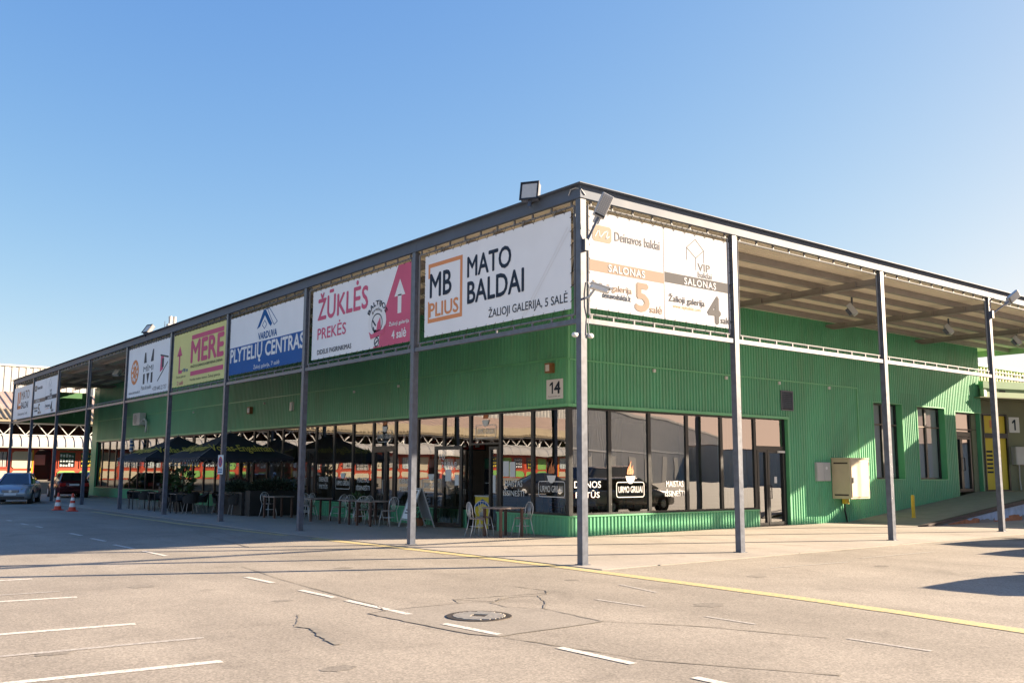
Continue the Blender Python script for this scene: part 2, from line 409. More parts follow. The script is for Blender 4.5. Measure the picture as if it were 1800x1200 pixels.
def text(body, pl, a0, a1, b0, b1, m, par, bold=0.0, d=0.004, mirror=False, name='lettering', space=1.0, arc=None):
    cu = bpy.data.curves.new('lettering', 'FONT'); cu.body = body; cu.resolution_u = 3
    cu.space_character = space
    to = bpy.data.objects.new('lettering', cu); C.objects.link(to)
    me = bpy.data.meshes.new_from_object(to.evaluated_get(bpy.context.evaluated_depsgraph_get()))
    bpy.data.objects.remove(to)
    base = [(v.co.x, v.co.y) for v in me.vertices]; fcs = [tuple(p.vertices) for p in me.polygons]
    bpy.data.meshes.remove(me)
    xs = [q[0] for q in base]; ys_ = [q[1] for q in base]
    mnx, mxx, mny, mxy = min(xs), max(xs), min(ys_), max(ys_)
    # heavier weights: the outline is laid down again a hair to each side; each word is a piece of its own
    sh_ = [(0, 0)] if bold <= 0 else [(0, 0), (bold, 0), (-bold, 0), (0, bold), (0, -bold)]
    word = {}
    if ' ' in body:
        od = sorted((min(base[i][0] for i in f), max(base[i][0] for i in f), k) for k, f in enumerate(fcs)); end, wi = od[0][1], 0
        for lo_, hi_, k in od:
            if lo_ - end > .17: wi += 1
            end = max(end, hi_); word[k] = wi
    nw = max(word.values()) + 1 if word else 1; o = None
    for w_ in range(nw):
        fs_ = [f for k, f in enumerate(fcs) if word.get(k, 0) == w_]
        ids = sorted({i for f in fs_ for i in f}); mp_ = {i: n for n, i in enumerate(ids)}; fs_ = [tuple(mp_[i] for i in f) for f in fs_]
        mb = MB()
        for k, (sx, sy) in enumerate(sh_):
            vs_ = []
            for i in ids:
                x, y = base[i]
                tx, ty = (x + sx - mnx) / (mxx - mnx), (y + sy - mny) / (mxy - mny)
                if mirror: tx = 1 - tx
                if arc:                       # arc = (cx, cy, r_in, r_out, deg_left, deg_right)
                    an = R(arc[4] + (arc[5] - arc[4]) * tx); rr = arc[2] + (arc[3] - arc[2]) * ty
                    a, b = arc[0] + rr * math.cos(an), arc[1] + rr * math.sin(an)
                else:
                    a, b = a0 + (a1 - a0) * tx, b0 + (b1 - b0) * ty
                vs_.append(pl.pt(a, b, d + k * .0007))
            mb.add(vs_, fs_)
        o = mb.build(name, m, par, fix=False)
    return o

def corr(mb, pl, a0, a1, b0, b1, pitch=0.13, depth=0.025, d=0.0):
    """trapezoid ribbed sheet with vertical ribs on a plane"""
    n0 = math.floor(a0 / pitch); prof = []
    k = n0
    pts = []
    while k * pitch < a1 + pitch:
        for f, h in ((0, 0), (.45, 0), (.55, 1), (.9, 1)):
            pts.append(((k + f) * pitch, h * depth))
        k += 1
    pts = [(a, h) for a, h in pts if a0 < a < a1]
    pts = [(a0, pts[0][1])] + pts + [(a1, pts[-1][1])]
    vs_ = []; fs = []
    for a, h in pts: vs_ += [pl.pt(a, b0, d + h), pl.pt(a, b1, d + h)]
    for i in range(len(pts) - 1): fs.append((2 * i, 2 * i + 2, 2 * i + 3, 2 * i + 1))
    mb.add(vs_, fs)
    return mb

# ------------------------------------------------------------------ setting: ground
BX, BY = 4.60, 5.53
g = box('ground', M_asph, None, -500, 600, -500, 600, -0.5, 0.0); tag(g, kind='structure')
# pavement under the canopy (a low slab round the corner)
pv = MB().prism([(-.20, -.72, .0), (30, -.72, .0), (30, BY + .1, .0), (BX + .1, BY + .1, 0), (BX + .1, 53, 0), (-.75, 53, 0), (-.75, 12, 0), (-.42, 6.4, 0), (-.22, 0, 0)], (0, 0, .012)).build('pavement', M_pave)
tag(pv, kind='structure')
def flat(name, pts, m, par=None, z=0.004): return MB().poly([(x, y, z) for x, y in pts]).build(name, m, par, fix=False)
def line2(p, q, w):
    p, q = V((*p, 0)), V((*q, 0)); d = (q - p).normalized(); n_ = V((-d.y, d.x, 0)) * w / 2
    return [(a.x, a.y) for a in (p + n_, q + n_, q - n_, p - n_)]
def wob(pts, w0, w1, seed=0, sub=6, amp=.03):
    """an uneven ribbon along a polyline"""
    rn = random.Random(seed); P = []
    for (x0, y0), (x1, y1) in zip(pts[:-1], pts[1:]):
        for k in range(sub): t = k / sub; P.append((x0 + (x1 - x0) * t + rn.uniform(-amp, amp), y0 + (y1 - y0) * t + rn.uniform(-amp, amp)))
    P.append(pts[-1]); L, Q = [], []
    for i, (x, y) in enumerate(P):
        a = P[max(i - 1, 0)]; b = P[min(i + 1, len(P) - 1)]; d = math.hypot(b[0] - a[0], b[1] - a[1]) or 1
        w = rn.uniform(w0, w1) / 2; nx, ny = -(b[1] - a[1]) / d * w, (b[0] - a[0]) / d * w
        L.append((x + nx, y + ny)); Q.append((x - nx, y - ny))
    return L, Q
def ribbon(name, pts, w0, w1, m, par, seed=0, z=.0065, sub=6, amp=.014):
    L, Q = wob(pts, w0, w1, seed, sub, amp); n = len(L)
    return MB().add([(x, y, z) for x, y in L] + [(x, y, z) for x, y in Q], [(i, i + 1, n + i + 1, n + i) for i in range(n - 1)]).build(name, m, par, fix=False)
# yellow edge line
YL = [(-1.40, 16.2), (-1.02, 11.3), (-.85, 8.62)]
ribbon('yellow_line', [(-1.42, 27.0), (-1.42, 20), (-1.40, 16.4), (-1.08, 11.6), (-.98, 10.2)], .20, .24, M_yellow, g, 1, .0055, 8, .008)
ribbon('yellow_line', [(-.87, 8.9), (-.61, 5.3), (-.5, 2.9), (-.44, -.13), (-.49, -2.8), (-.54, -4.84), (-.66, -6.5), (-.85, -8.0), (-1.2, -12)], .26, .30, M_yellow, g, 2, .0055, 8, .006)
# parking bay lines and lane dashes
for (p, q) in [((-12.0, 1.39), (-8.24, .94)), ((-13, -1.25), (-8.29, -1.76)), ((-14, -3.7), (-8.3, -4.31)), ((-12, 3.9), (-8.26, 3.54))]:
    flat('parking_line', line2(p, q, .12), M_white, g, .004)
flat('parking_line', line2((-9.6, 1.78), (-8.28, 1.69), .08), M_whiteworn, g)
flat('parking_line', line2((-11.5, -2.75), (-8.0, -3.05), .09), M_whiteworn, g)
for y0, y1, x in [(1.85, .88, -5.52), (-.15, -1.14, -5.55), (-1.49, -2.99, -5.53), (-5.63, -6.61, -5.47), (-7.3, -8.3, -5.44), (22, 21.4, -5.3),
               (19.65, 18.85, -5.33), (17.86, 17.2, -5.27), (14.17, 13.1, -5.22), (11.94, 10.8, -5.26), (9.64, 8.33, -5.36), (7.61, 6.22, -5.35)]:
    flat('lane_dash', line2((x, y0), (x + .02, y1), .10), M_white, g, .0055)
for p, q in [((-1.41, -2.37), (-1.65, -3.34)), ((-2.83, -3.35), (-2.78, -4.22)), ((-2.8, -5.19), (-2.79, -5.91)), ((-2.77, -7.04), (-2.74, -7.91)),
             ((2.5, -2.2), (4.6, -2.4)), ((5.5, -2.1), (8.2, -2.2))]:
    flat('worn_dash', line2(p, q, .07), M_whiteworn, g)
# square repair patch with sealed edges round the manhole, cracks
PA = [(-5.86, -2.64), (-5.53, -2.54), (-4.5, -2.57), (-4.16, -2.76), (-4.22, -3.22), (-3.94, -3.6), (-4.03, -4.74), (-5.57, -4.80), (-5.73, -4.45), (-5.82, -3.4)]
flat('asphalt_patch', PA, M_patch, g, .003)
flat('lane_dash', line2((-5.57, -3.80), (-5.5, -4.72), .10), M_white, g, .0072)
ribbon('patch_seam', PA + [PA[0]], .015, .04, M_crack, g, 3)
CR = [[(-4.92, 3.47), (-5.23, 1.05), (-5.44, -2.07), (-5.6, -2.6)], [(-4.5, -2.57), (-4.33, -2.23), (-3.9, -2.3), (-3.3, -2.4), (-2.9, -2.45)],
      [(-4.16, -2.76), (-3.6, -2.5), (-3.2, -2.6), (-2.97, -2.52), (-2.75, -2.23), (-2.83, -1.59)], [(-3.94, -3.6), (-3.5, -3.1), (-3.3, -2.75), (-3.2, -2.6)],
      [(-4.05, -4.7), (-3.4, -5.6), (-2.9, -6.9)], [(-5.57, -4.85), (-5.4, -5.6), (-5.2, -6.6), (-4.4, -8)], [(-4.35, -2.3), (-4.0, -2.7), (-3.7, -2.45)]]
for i, c in enumerate(CR): ribbon('crack', c, .010, .034, M_crack, g, 10 + i)
ribbon('crack', [(-6.55, -2.2), (-6.75, -2.6), (-6.95, -2.95)], .008, .02, M_crack, g, 21)
ribbon('tar_stain', [(-6.93, -2.98), (-6.86, -3.2), (-6.93, -3.45), (-7.02, -3.8), (-7.1, -4.22)], .05, .12, M_crack, g, 22, .0065, 6, .006)
ribbon('crack', [(-2.2, 10.5), (-1.75, 13), (-1.85, 16), (-1.5, 19)], .02, .06, M_crack, g, 23)
ribbon('crack', [(-1.75, 13), (-2.6, 12.0), (-2.9, 9.5), (-3.2, 7.2)], .02, .05, M_crack, g, 24)
ribbon('crack', [(-8.6, 6.0), (-6.5, 5.6), (-4.4, 5.2), (-2.0, 4.1)], .008, .02, M_crack, g, 25)
for i, (x0, y0, r_) in enumerate([(-7.2, 1.6, .16), (-6.2, -1.0, .10), (-2.0, -4.6, .18), (1.2, -2.9, .14), (-3.6, 2.2, .13), (4.4, -3.2, .12), (-9.4, -3.0, .13), (-1.6, -1.5, .09), (-7.6, -5.2, .12)]):
    rn = random.Random(i + 50); pts = []
    for k in range(18):
        a = 2 * math.pi * k / 18; q = r_ * rn.uniform(.75, 1.2); pts.append((x0 + q * math.cos(a) * 1.3, y0 + q * math.sin(a)))
    flat('oil_stain', pts, M_stain, g, .0028)
# kerb strip along the right-hand pavement
for i, (x0, x1) in enumerate([(1.2, 5.4), (5.42, 9.4), (9.42, 13.4), (13.42, 17.4), (17.42, 30)]):
    box('kerb', M_kerb, pv, x0, x1, -.765, -.715, -.02, .0135)
# manhole
mh = thing('manhole_cover', 'round ribbed iron manhole cover set in the patched asphalt', 'manhole cover', (-4.94, -3.6, 0))
MB().lathe([(.385, .0), (.385, .012), (.325, .012), (.325, .008)], mh.location, 32).build('rim', M_iron, mh)
MB().lathe([(.32, .0), (.32, .010), (.0, .010)], mh.location, 32).build('lid', M_iron, mh)
for k in range(11):
    y = -.285 + k * .057; h_ = math.sqrt(max(.305 ** 2 - y * y, 0))
    if h_ < .06: continue
    for s0, s1 in (((-h_, -.09), (.09, h_)) if abs(y) < .1 else ((-h_, h_),)):
        d_ = V((.80, .6, 0)); e_ = V((-.6, .80, 0)); c_ = mh.location + V((0, 0, .013))
        MB().bar(c_ + d_ * y + e_ * s0, c_ + d_ * y + e_ * s1, .022, .010).build('rib', M_ironlt, mh)

# ------------------------------------------------------------------ ramp to the neighbouring entrance
rp = MB().add([(17.2, BY + .05, .013), (26.6, BY + .05, .92), (33, BY + .05, .92), (33, 2.95, .92), (26.6, 2.72, .92), (24, 2.70, .70), (16.9, 2.70, .013),
               (17.2, BY + .05, -.3), (26.6, BY + .05, -.3), (33, BY + .05, -.3), (33, 2.95, -.3), (26.6, 2.72, -.3), (24, 2.7, -.3), (16.9, 2.7, -.3)],
              [(0, 6, 5, 4, 1), (1, 4, 3, 2), (7, 8, 9, 10, 11, 12, 13)] + [(i, (i + 1) % 7, 7 + (i + 1) % 7, 7 + i) for i in range(7)]).build('ramp', M_ramp)
tag(rp, kind='structure')
rw = thing('ramp_retaining_wall', 'low flaking blue and white retaining wall below the ramp kerb', 'retaining wall', (20, 2.66, 0))
def rz(x): return .013 + (x - 16.9) * (.70 - .013) / (24 - 16.9) if x < 24 else .70 + (x - 24) * .22 / 2.6
for i in range(9):
    x0 = 17.3 + i * 1.05; x1 = x0 + 1.03; zt0, zt1 = rz(x0) - .10, rz(x1) - .10
    zb = .05 + .03 * ((i * 7) % 4)
    if zt1 > zb:
        MB().prism([(x0, 2.66, -.02), (x1, 2.66, -.02), (x1, 2.66, max(zt1, .02)), (x0, 2.66, max(zt0, .02))], (0, .035, 0)).build('brick_base', M_brick if i % 3 else M_concrete, rw)
        # painted render panel with a broken lower edge
        rn = random.Random(i); low = [(x0 + (x1 - x0) * k / 7, zb + rn.uniform(0, .09)) for k in range(8)]
        low = [(x, min(z, zt0 + (zt1 - zt0) * (x - x0) / (x1 - x0) - .005)) for x, z in low]
        pts = [(x, 2.645, z) for x, z in low] + [(x1, 2.645, zt1), (x0, 2.645, zt0)]
        MB().prism(pts, (0, .013, 0)).build('render_panel', M_bluewhite, rw)
MB().add([(16.6, 2.58, -.02), (24, 2.58, rz(24) - .1), (28, 2.58, .82), (28, 2.74, .82), (24, 2.74, rz(24) - .1), (16.6, 2.74, -.02),
          (16.6, 2.58, .04), (24, 2.58, rz(24) + .04), (28, 2.58, .97), (28, 2.74, .97), (24, 2.74, rz(24) + .04), (16.6, 2.74, .04)],
         [(0, 1, 7, 6), (1, 2, 8, 7), (2, 3, 9, 8), (3, 4, 10, 9), (4, 5, 11, 10), (5, 0, 6, 11), (6, 7, 10, 11), (7, 8, 9, 10), (5, 4, 1, 0), (4, 3, 2, 1)]).build('kerb', M_darkkerb, rw)

# ------------------------------------------------------------------ the green shop building
bld = thing('shop_building', 'green corrugated single storey shop building with dark framed glazing', 'building', (BX, BY, 0))
PL = Plane((BX, 50.2, 0), (0, -1, 0))        # left facade; a = 50.2 - y
PR = Plane((BX, BY, 0), (1, 0, 0))           # right facade; a = x - BX
LE = 50.2 - BY
RE = 27.1 - BX
def la(y): return 50.2 - y
def ra(x): return x - BX
def sheets(name, pl, a0, a1, b0, b1, pitch, depth, d=0.0, wsh=1.16):
    k = math.floor(a0 / wsh)
    while k * wsh < a1:
        p, q = max(a0, k * wsh), min(a1, (k + 1) * wsh + .02)
        if q - p > .03: corr(MB(), pl, p, q, b0, b1, pitch, depth, d + .003 * (k % 2)).build(name, M_green, bld, fix=False)
        k += 1
sheets('cladding_sheet', PL, .05, LE - .03, 3.40, 4.62, .145, .022)
sheets('cladding_sheet', PL, .05, LE - .03, 4.60, 6.78, .145, .022, .012)
W1, W2 = (19.03, 20.95, 1.43, 4.13), (22.02, 24.06, 1.41, 4.12)
D2 = (24.92, 27.02, .0, 4.07)
def rcl(x0, x1, z0, z1, d=0): sheets('cladding_sheet', PR, ra(x0), ra(x1), z0, z1, .13, .026, d, 1.04)
rcl(BX + .03, 13.97, 3.42, 4.58); rcl(BX + .03, 18.0, 4.56, 6.78, .012); rcl(18.0, 27.1, 4.56, 6.78)
rcl(13.97, 18.0, 0, 4.58); rcl(18.0, W1[0], 0, 4.56)
rcl(W1[0], W1[1], 0, W1[2]); rcl(W1[0], W1[1], W1[3], 4.56)
rcl(W1[1], W2[0], 0, 4.56)
rcl(W2[0], W2[1], 0, W2[2]); rcl(W2[0], W2[1], W2[3], 4.56)
rcl(W2[1], D2[0], 0, 4.56); rcl(D2[0], 27.1, D2[3], 4.56)
# trims: corner, flashing seams, drip edges
MB().box(BX - .032, BX + .05, BY - .034, BY + .05, 3.40, 6.78).build('corner_trim_or_shade_box', M_greentrim, bld)
MB().box(BX - .045, BX - .001, BY, 50.15, 4.60, 4.64).build('seam_flashing', M_greentrim, bld)
MB().box(BX, 18.05, BY - .055, BY - .001, 4.555, 4.595).build('seam_flashing', M_greentrim, bld)
MB().box(18.01, 18.05, BY - .05, BY - .001, 1.6, 4.553).build('seam_flashing', M_greentrim, bld)
MB().box(BX - .06, BX + .08, BY - .06, 50.2, 3.34, 3.42).build('drip_edge', M_greentrim, bld)
MB().box(BX + .085, 13.99, BY - .062, BY + .08, 3.34, 3.42).build('drip_edge', M_greentrim, bld)
MB().box(BX + .02, 27.1, BY + .02, 50.2, 6.80, 6.95).build('roof', M_steelb, bld)
MB().box(27.04, 27.1, BY + .03, 50, 0, 6.79).build('end_wall', M_green, bld)
MB().box(BX + .1, 27.0, 50.1, 50.16, 0, 6.79).build('rear_wall', M_green, bld)
MB().box(BX - .02, BX + 3, 50.17, 51.3, 0, 6.79).build('corner_trim_or_shade_box', M_green, bld)  # box added past the far end to keep sun off the green banner
# plinths (a = along the facade)
def plinth(pl, a0, a1, other):
    mb = MB(); corr(mb, pl, a0, a1, 0.0, .50, .13 if other else .145, .024, .0)
    o = mb.build('plinth', M_green, bld, fix=False)
    q = [pl.pt(a0, .50, .045), pl.pt(a1, .50, .045), pl.pt(a1, .50, -.16), pl.pt(a0, .50, -.16)]
    MB().prism(q, (0, 0, .035)).build('sill', M_greentrim, bld)
LW = [BY, 7.12, 8.56, 10.02, 11.41, 12.91, 14.27, 15.73, 17.17, 18.59, 20.05, 21.53, 23.0, 24.45, 25.9, 27.35, 28.8, 30.25, 31.7, 33.15, 34.6, 36.05, 37.5, 38.95, 40.4, 41.85, 43.3, 44.75, 46.2, 47.65, 49.1, 50.15]
doorsL = {2: 'open', 6: 'shut', 10: 'shut', 14: 'shut'}
cur = LW[0]
spans = []
for i in range(len(LW) - 1):
    if i in doorsL:
        spans.append((cur, LW[i])); cur = LW[i + 1]
spans.append((cur, LW[-1]))
for y0, y1 in spans: plinth(PL, la(y1), la(y0) - (.0 if y0 > 6 else .0), False)
plinth(PR, 0.0, ra(12.43), True)
MB().box(BX - .03, BX + .03, BY - .03, BY + .03, 0, .535).build('plinth_corner', M_greentrim, bld)
# glazing behind: dark lintel box so nothing shows through between cladding and glass
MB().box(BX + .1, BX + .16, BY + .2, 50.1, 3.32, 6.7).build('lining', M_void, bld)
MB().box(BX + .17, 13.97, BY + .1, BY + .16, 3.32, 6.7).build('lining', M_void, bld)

def quadbox(pl, a0, a1, b0, b1, d0, d1):
    p = [pl.pt(a, b, d) for d in (d0, d1) for a, b in ((a0, b0), (a1, b0), (a1, b1), (a0, b1))]
    return p, [(0, 3, 2, 1), (4, 5, 6, 7), (0, 1, 5, 4), (1, 2, 6, 5), (2, 3, 7, 6), (3, 0, 4, 7)]
def frame_mb(pl, a0, a1, b0, b1, w, d0, d1, mb=None):
    mb = mb or MB()
    for q in ((a0, a1, b1 - w, b1), (a0, a1, b0, b0 + w), (a0, a0 + w, b0 + w, b1 - w), (a1 - w, a1, b0 + w, b1 - w)):
        mb.add(*quadbox(pl, *q, d0, d1))
    return mb
prn = random.Random(3)
def pane(pl, a0, a1, b0, b1, par, d=-.13, m=None, tilt=.003):
    t1, t2 = prn.uniform(-tilt, tilt), prn.uniform(-tilt, tilt)
    am, bm_ = (a0 + a1) / 2, (b0 + b1) / 2
    pts = []
    for a, b in ((a0, b0), (a1, b0), (a1, b1), (a0, b1)): pts.append(pl.pt(a, b, d + (a - am) * t1 + (b - bm_) * t2))
    return MB().poly(pts).build('pane', m or M_glass, par, fix=False)
def window(pl, a0, a1, b0, b1, w=.055, d0=-.17, d1=-.09):
    f = frame_mb(pl, a0 + .002, a1 - .002, b0, b1, w, d0, d1).build('window', M_frame, bld)
    pane(pl, a0 + w, a1 - w, b0 + w, b1 - w, f)
    return f
def logo(pl, am, z0, par, s=1.0, flame=True, d=-.116):
    """cup and badge shop emblem on the glass"""
    decal('emblem', pl, rrect(am - .53 * s, am + .53 * s, z0, z0 + .40 * s, .07 * s, .02 * s), M_vinyl, par, d)
    bowl = [(am - .19 * s, z0 + .56 * s), (am + .19 * s, z0 + .56 * s), (am + .13 * s, z0 + .42 * s), (am + .05 * s, z0 + .36 * s), (am - .05 * s, z0 + .36 * s), (am - .13 * s, z0 + .42 * s)]
    decal('emblem', pl, [bowl], M_vinyl, par, d + .003)
    text('URMO GRILIAI', pl, am - .46 * s, am + .46 * s, z0 + .12 * s, z0 + .29 * s, M_vinyl, par, .004, d)
    if flame:
        fl = []
        for cx, h, w in ((-.08, .25, .05), (.0, .40, .07), (.085, .28, .05)):
            fl.append([(am + (cx - w) * s, z0 + .62 * s), (am + (cx + w * .2) * s, z0 + .60 * s), (am + (cx + w) * s, z0 + (.62 + h * .25) * s), (am + (cx + w * .3) * s, z0 + (.6 + h * .6) * s),
                       (am + (cx + w * .6) * s, z0 + (.6 + h) * s), (am + (cx - w * .5) * s, z0 + (.6 + h * .55) * s)])
        decal('emblem', pl, fl, M_flame, par, d)
def words(pl, am, par, t1, t2, w1, w2, z=.98, h=.17, d=-.116):
    text(t1, pl, am - w1 / 2, am + w1 / 2, z + .26, z + .26 + h, M_vinyl, par, .004, d)
    text(t2, pl, am - w2 / 2, am + w2 / 2, z, z + h * 1.15, M_vinyl, par, .004, d)
ZB, ZT = .535, 3.34
Lwin = {}
for i in range(len(LW) - 1):
    a0, a1 = la(LW[i + 1]), la(LW[i])
    if i == 0: a1 -= .17
    if i in doorsL:
        tr = window(PL, a0, a1, 2.42, ZT); Lwin[i] = tr
        if doorsL[i] == 'shut':
            dr = frame_mb(PL, a0 + .002, a1 - .002, .014, 2.418, .055, -.17, -.09)
            am = a0 + (a1 - a0) * .62
            frame_mb(PL, a0 + .06, am, .03, 2.36, .09, -.165, -.07, dr)
            frame_mb(PL, am + .002, a1 - .06, .03, 2.36, .07, -.165, -.08, dr)
            do = dr.build('door', M_frame, bld)
            pane(PL, a0 + .15, am - .09, .12, 2.27, do); pane(PL, am + .07, a1 - .13, .1, 2.29, do)
            MB().tube([PL.pt(am - .05, .9, -.06), PL.pt(am - .05, .9, 0), PL.pt(am - .05, 1.35, 0), PL.pt(am - .05, 1.35, -.06)], .014).build('handle', M_greymetal, do)
        else:
            dr = MB()
            for q in ((a0 + .002, a0 + .055), (a1 - .055, a1 - .002)): dr.add(*quadbox(PL, *q, .014, 2.418, -.17, -.09))
            am = a1 - .50
            frame_mb(PL, am, a1 - .06, .03, 2.36, .08, -.165, -.08, dr)
            do = dr.build('door', M_frame, bld)
            pane(PL, am + .08, a1 - .14, .11, 2.28, do)
            decal('notice', PL, [rc(am + .14, am + .27, 1.05, 1.55)], M_paper, do, -.12)
            # leaf folded right back against the next window, seen from its inside
            PLf = Plane(PL.pt(a0 - .02, 0, .10), (0, 1, .0)); PLf = Plane((BX - .10, LW[i + 1] + .03, 0), (-.10, .995, 0))
            PLb = Plane(PLf.pt(1.30, 0, 0), tuple(-PLf.r))
            lf = frame_mb(PLb, 0, 1.28, .03, 2.40, .11, 0, .06).build('door_leaf', M_frame, bld)
            MB().poly([PLb.pt(a, b, .03) for a, b in ((.11, .14), (1.17, .14), (1.17, 2.29), (.11, 2.29))]).build('pane', M_glass, lf, fix=False)
            text('01', PLb, .22, .46, 1.99, 2.16, M_whitep, lf, 0, .036, True); text('BARAS', PLb, .30, 1.0, 1.76, 1.93, M_whitep, lf, 0, .036, True)
            decal('notice', PLb, [rc(.50, .78, 1.36, 1.70)], M_paper, lf, .036); decal('notice', PLb, [rc(.94, 1.12, 1.24, 1.55)], M_paper, lf, .036)
    else:
        Lwin[i] = window(PL, a0, a1, ZB, ZT)
def lc(i): return (la(LW[i]) + la(LW[i + 1])) / 2
logo(PL, lc(0) - .02, 1.0, Lwin[0])
words(PL, lc(1) - .12, Lwin[1], 'MAISTAS', 'IŠSINEŠTI', .78, .92)
decal('notice', PL, [rc(lc(1) - .60, lc(1) - .34, 1.52, 1.94), rc(lc(1) - .30, lc(1) - .05, 1.5, 1.92)], M_paper, Lwin[1], -.12)
logo(PL, lc(2), 2.62, Lwin[2], .92)
words(PL, lc(3), Lwin[3], 'MAISTAS', 'IŠSINEŠTI', .78, .92)
logo(PL, lc(4) + .05, 1.0, Lwin[4], 1.0, False)
words(PL, lc(5) - .05, Lwin[5], 'DIENOS', 'PIETŪS', .72, .66)
logo(PL, lc(6), 2.62, Lwin[6], .92)
words(PL, lc(7) + .05, Lwin[7], 'MAISTAS', 'IŠSINEŠTI', .82, .95)
logo(PL, lc(8), 1.0, Lwin[8], 1.0, False)
words(PL, lc(9) - .05, Lwin[9], 'DIENOS', 'PIETŪS', .72, .66)
text('02', PL, lc(14) - .2, lc(14) + .15, 2.0, 2.2, M_whitep, Lwin[14], 0, -.116)
# corner mullion and right-hand glazing
MB().box(BX + .05, BX + .17, BY + .05, BY + .17, ZB, ZT).build('corner_mullion', M_frame, bld)
RW = [BX + .17, 6.17, 7.71, 9.28, 10.82, 12.43]
Rwin = []
for i in range(5): Rwin.append(window(PR, ra(RW[i]), ra(RW[i + 1]), ZB, ZT))
def rcn(i): return (ra(RW[i]) + ra(RW[i + 1])) / 2
words(PR, rcn(0) - .1, Rwin[0], 'DIENOS', 'PIETŪS', .95, .85)
logo(PR, rcn(1) + .02, .98, Rwin[1], 1.0)
words(PR, rcn(2) + .25, Rwin[2], 'MAISTAS', 'IŠSINEŠTI', .72, .82)
trw = window(PR, ra(12.43), ra(13.97), 2.42, 3.36)
dm = frame_mb(PR, ra(12.432), ra(13.968), .014, 2.418, .06, -.17, -.09)
frame_mb(PR, ra(12.5), ra(13.0), .03, 2.36, .08, -.165, -.08, dm); frame_mb(PR, ra(13.003), ra(13.9), .03, 2.36, .1, -.165, -.07, dm)
dR = dm.build('door', M_frame, bld)
pane(PR, ra(12.58), ra(12.92), .11, 2.28, dR); pane(PR, ra(13.1), ra(13.8), .13, 2.26, dR)
decal('notice', PR, [rc(ra(13.38), ra(13.52), 1.32, 1.52)], M_paper, dR, -.12)
MB().tube([PR.pt(ra(13.06), .85, -.06), PR.pt(ra(13.06), .85, .01), PR.pt(ra(13.06), 1.25, .01), PR.pt(ra(13.06), 1.25, -.06)], .016).build('handle', M_black, dR)
MB().add(*quadbox(PR, ra(13.5), ra(13.85), 2.27, 2.33, -.07, -.02)).build('door_closer', M_whitemetal, dR)
MB().box(13.972, 14.02, BY - .035, BY + .1, 0, 3.42).build('door_trim', M_greentrim, bld)
# deep set windows with green reveals
for x0, x1, z0, z1 in (W1, W2):
    rv = MB()
    for q in ((x0, x1, z1, z1 + .03), (x0, x1, z0 - .03, z0)): rv.box(q[0] - .04, q[1] + .04, BY - .04, BY + .30, q[2], q[3])
    for q in ((x0 - .04, x0), (x1, x1 + .04)): rv.box(q[0], q[1], BY - .04, BY + .30, z0, z1)
    rv.build('window_reveal', M_greentrim, bld)
    PW = Plane((x0, BY + .25, 0), (1, 0, 0)); w = x1 - x0
    f = frame_mb(PW, 0, w * .5, z0, z1, .055, -.04, .04)
    frame_mb(PW, w * .5, w, z0, z1, .055, -.04, .04, f); fo = f.build('window', M_frame, bld)
    pane(PW, .055, w * .5 - .055, z0 + .055, z1 - .055, fo, 0, M_glassclear); pane(PW, w * .5 + .055, w - .055, z0 + .055, z1 - .055, fo, 0, M_glassclear)
    bl = MB().box(x0 + .02, x1 - .02, BY + .305, BY + .315, z0, z1).build('blind', M_blind, bld)
# entrance at the far end of the wall, up on the ramp
x0, x1, z0, z1 = 24.95, 26.62, .92, 4.05
rv = MB(); rv.box(24.92, 27.05, BY - .03, BY + .6, 4.04, 4.07); rv.box(24.88, 24.92, BY - .03, BY + .6, .8, 4.07); rv.build('door_reveal', M_greentrim, bld)
box('door_pier', M_oliveg, bld, 26.64, 27.03, BY + .2, BY + .6, .6, 4.03)
PD = Plane((x0, BY + .28, 0), (1, 0, 0)); w = x1 - x0
dmb = frame_mb(PD, 0, w, z0, z1, .06, -.05, .05); dmb.add(*quadbox(PD, .06, w - .06, 3.1, 3.28, -.05, .05))
frame_mb(PD, .06, w * .48, z0 + .02, 3.08, .09, -.04, .06, dmb); frame_mb(PD, w * .48 + .003, w - .06, z0 + .02, 3.08, .09, -.04, .06, dmb)
dd = dmb.build('door', M_frame, bld)
pane(PD, .06, w - .06, 3.29, z1 - .06, dd, 0); pane(PD, .15, w * .48 - .09, z0 + .12, 2.98, dd, 0); pane(PD, w * .48 + .1, w - .15, z0 + .12, 2.98, dd, 0)
MB().tube([PD.pt(w * .52, 1.75, .05), PD.pt(w * .52, 1.75, .13), PD.pt(w * .52, 2.25, .13), PD.pt(w * .52, 2.25, .05)], .02).build('handle', M_black, dd)
MB().box(x0, x1, BY + .36, BY + .37, .9, 4.0).build('blind', M_blind, bld)
# interior: floor, ceiling, partition walls
MB().box(BX + .3, 27, BY + .3, 50, .0, .016).build('interior_floor', M_floor_in, bld)
MB().box(BX + .18, 27, BY + .2, 50, 3.36, 3.40).build('interior_ceiling', M_ceil_in, bld)
MB().box(12.2, 12.3, BY + 1.2, 16, .02, 3.35).build('interior_wall', M_wall_in, bld)
MB().box(BX + 1.5, 12.2, 16, 16.1, .02, 3.35).build('interior_wall', M_wall_in, bld)
MB().box(12, 12.1, 16, 50, .02, 3.35).build('interior_wall', M_wall_in, bld)
MB().box(13.97, 27, BY + 1.6, BY + 1.7, .02, 3.35).build('interior_wall', M_wall_in, bld)
MB().box(10.6, 12.2, BY + 3, BY + 3.1, .02, 3.35).build('interior_wall', M_oliveg, bld)
for x, y in ((6.3, 7.6), (6.0, 12.6), (9.9, 9.2), (6.0, 18.5), (6.0, 24.5), (6, 30.5)):
    MB().box(x, x + .28, y, y + .28, .02, 3.355).build('interior_column', M_olive, bld)
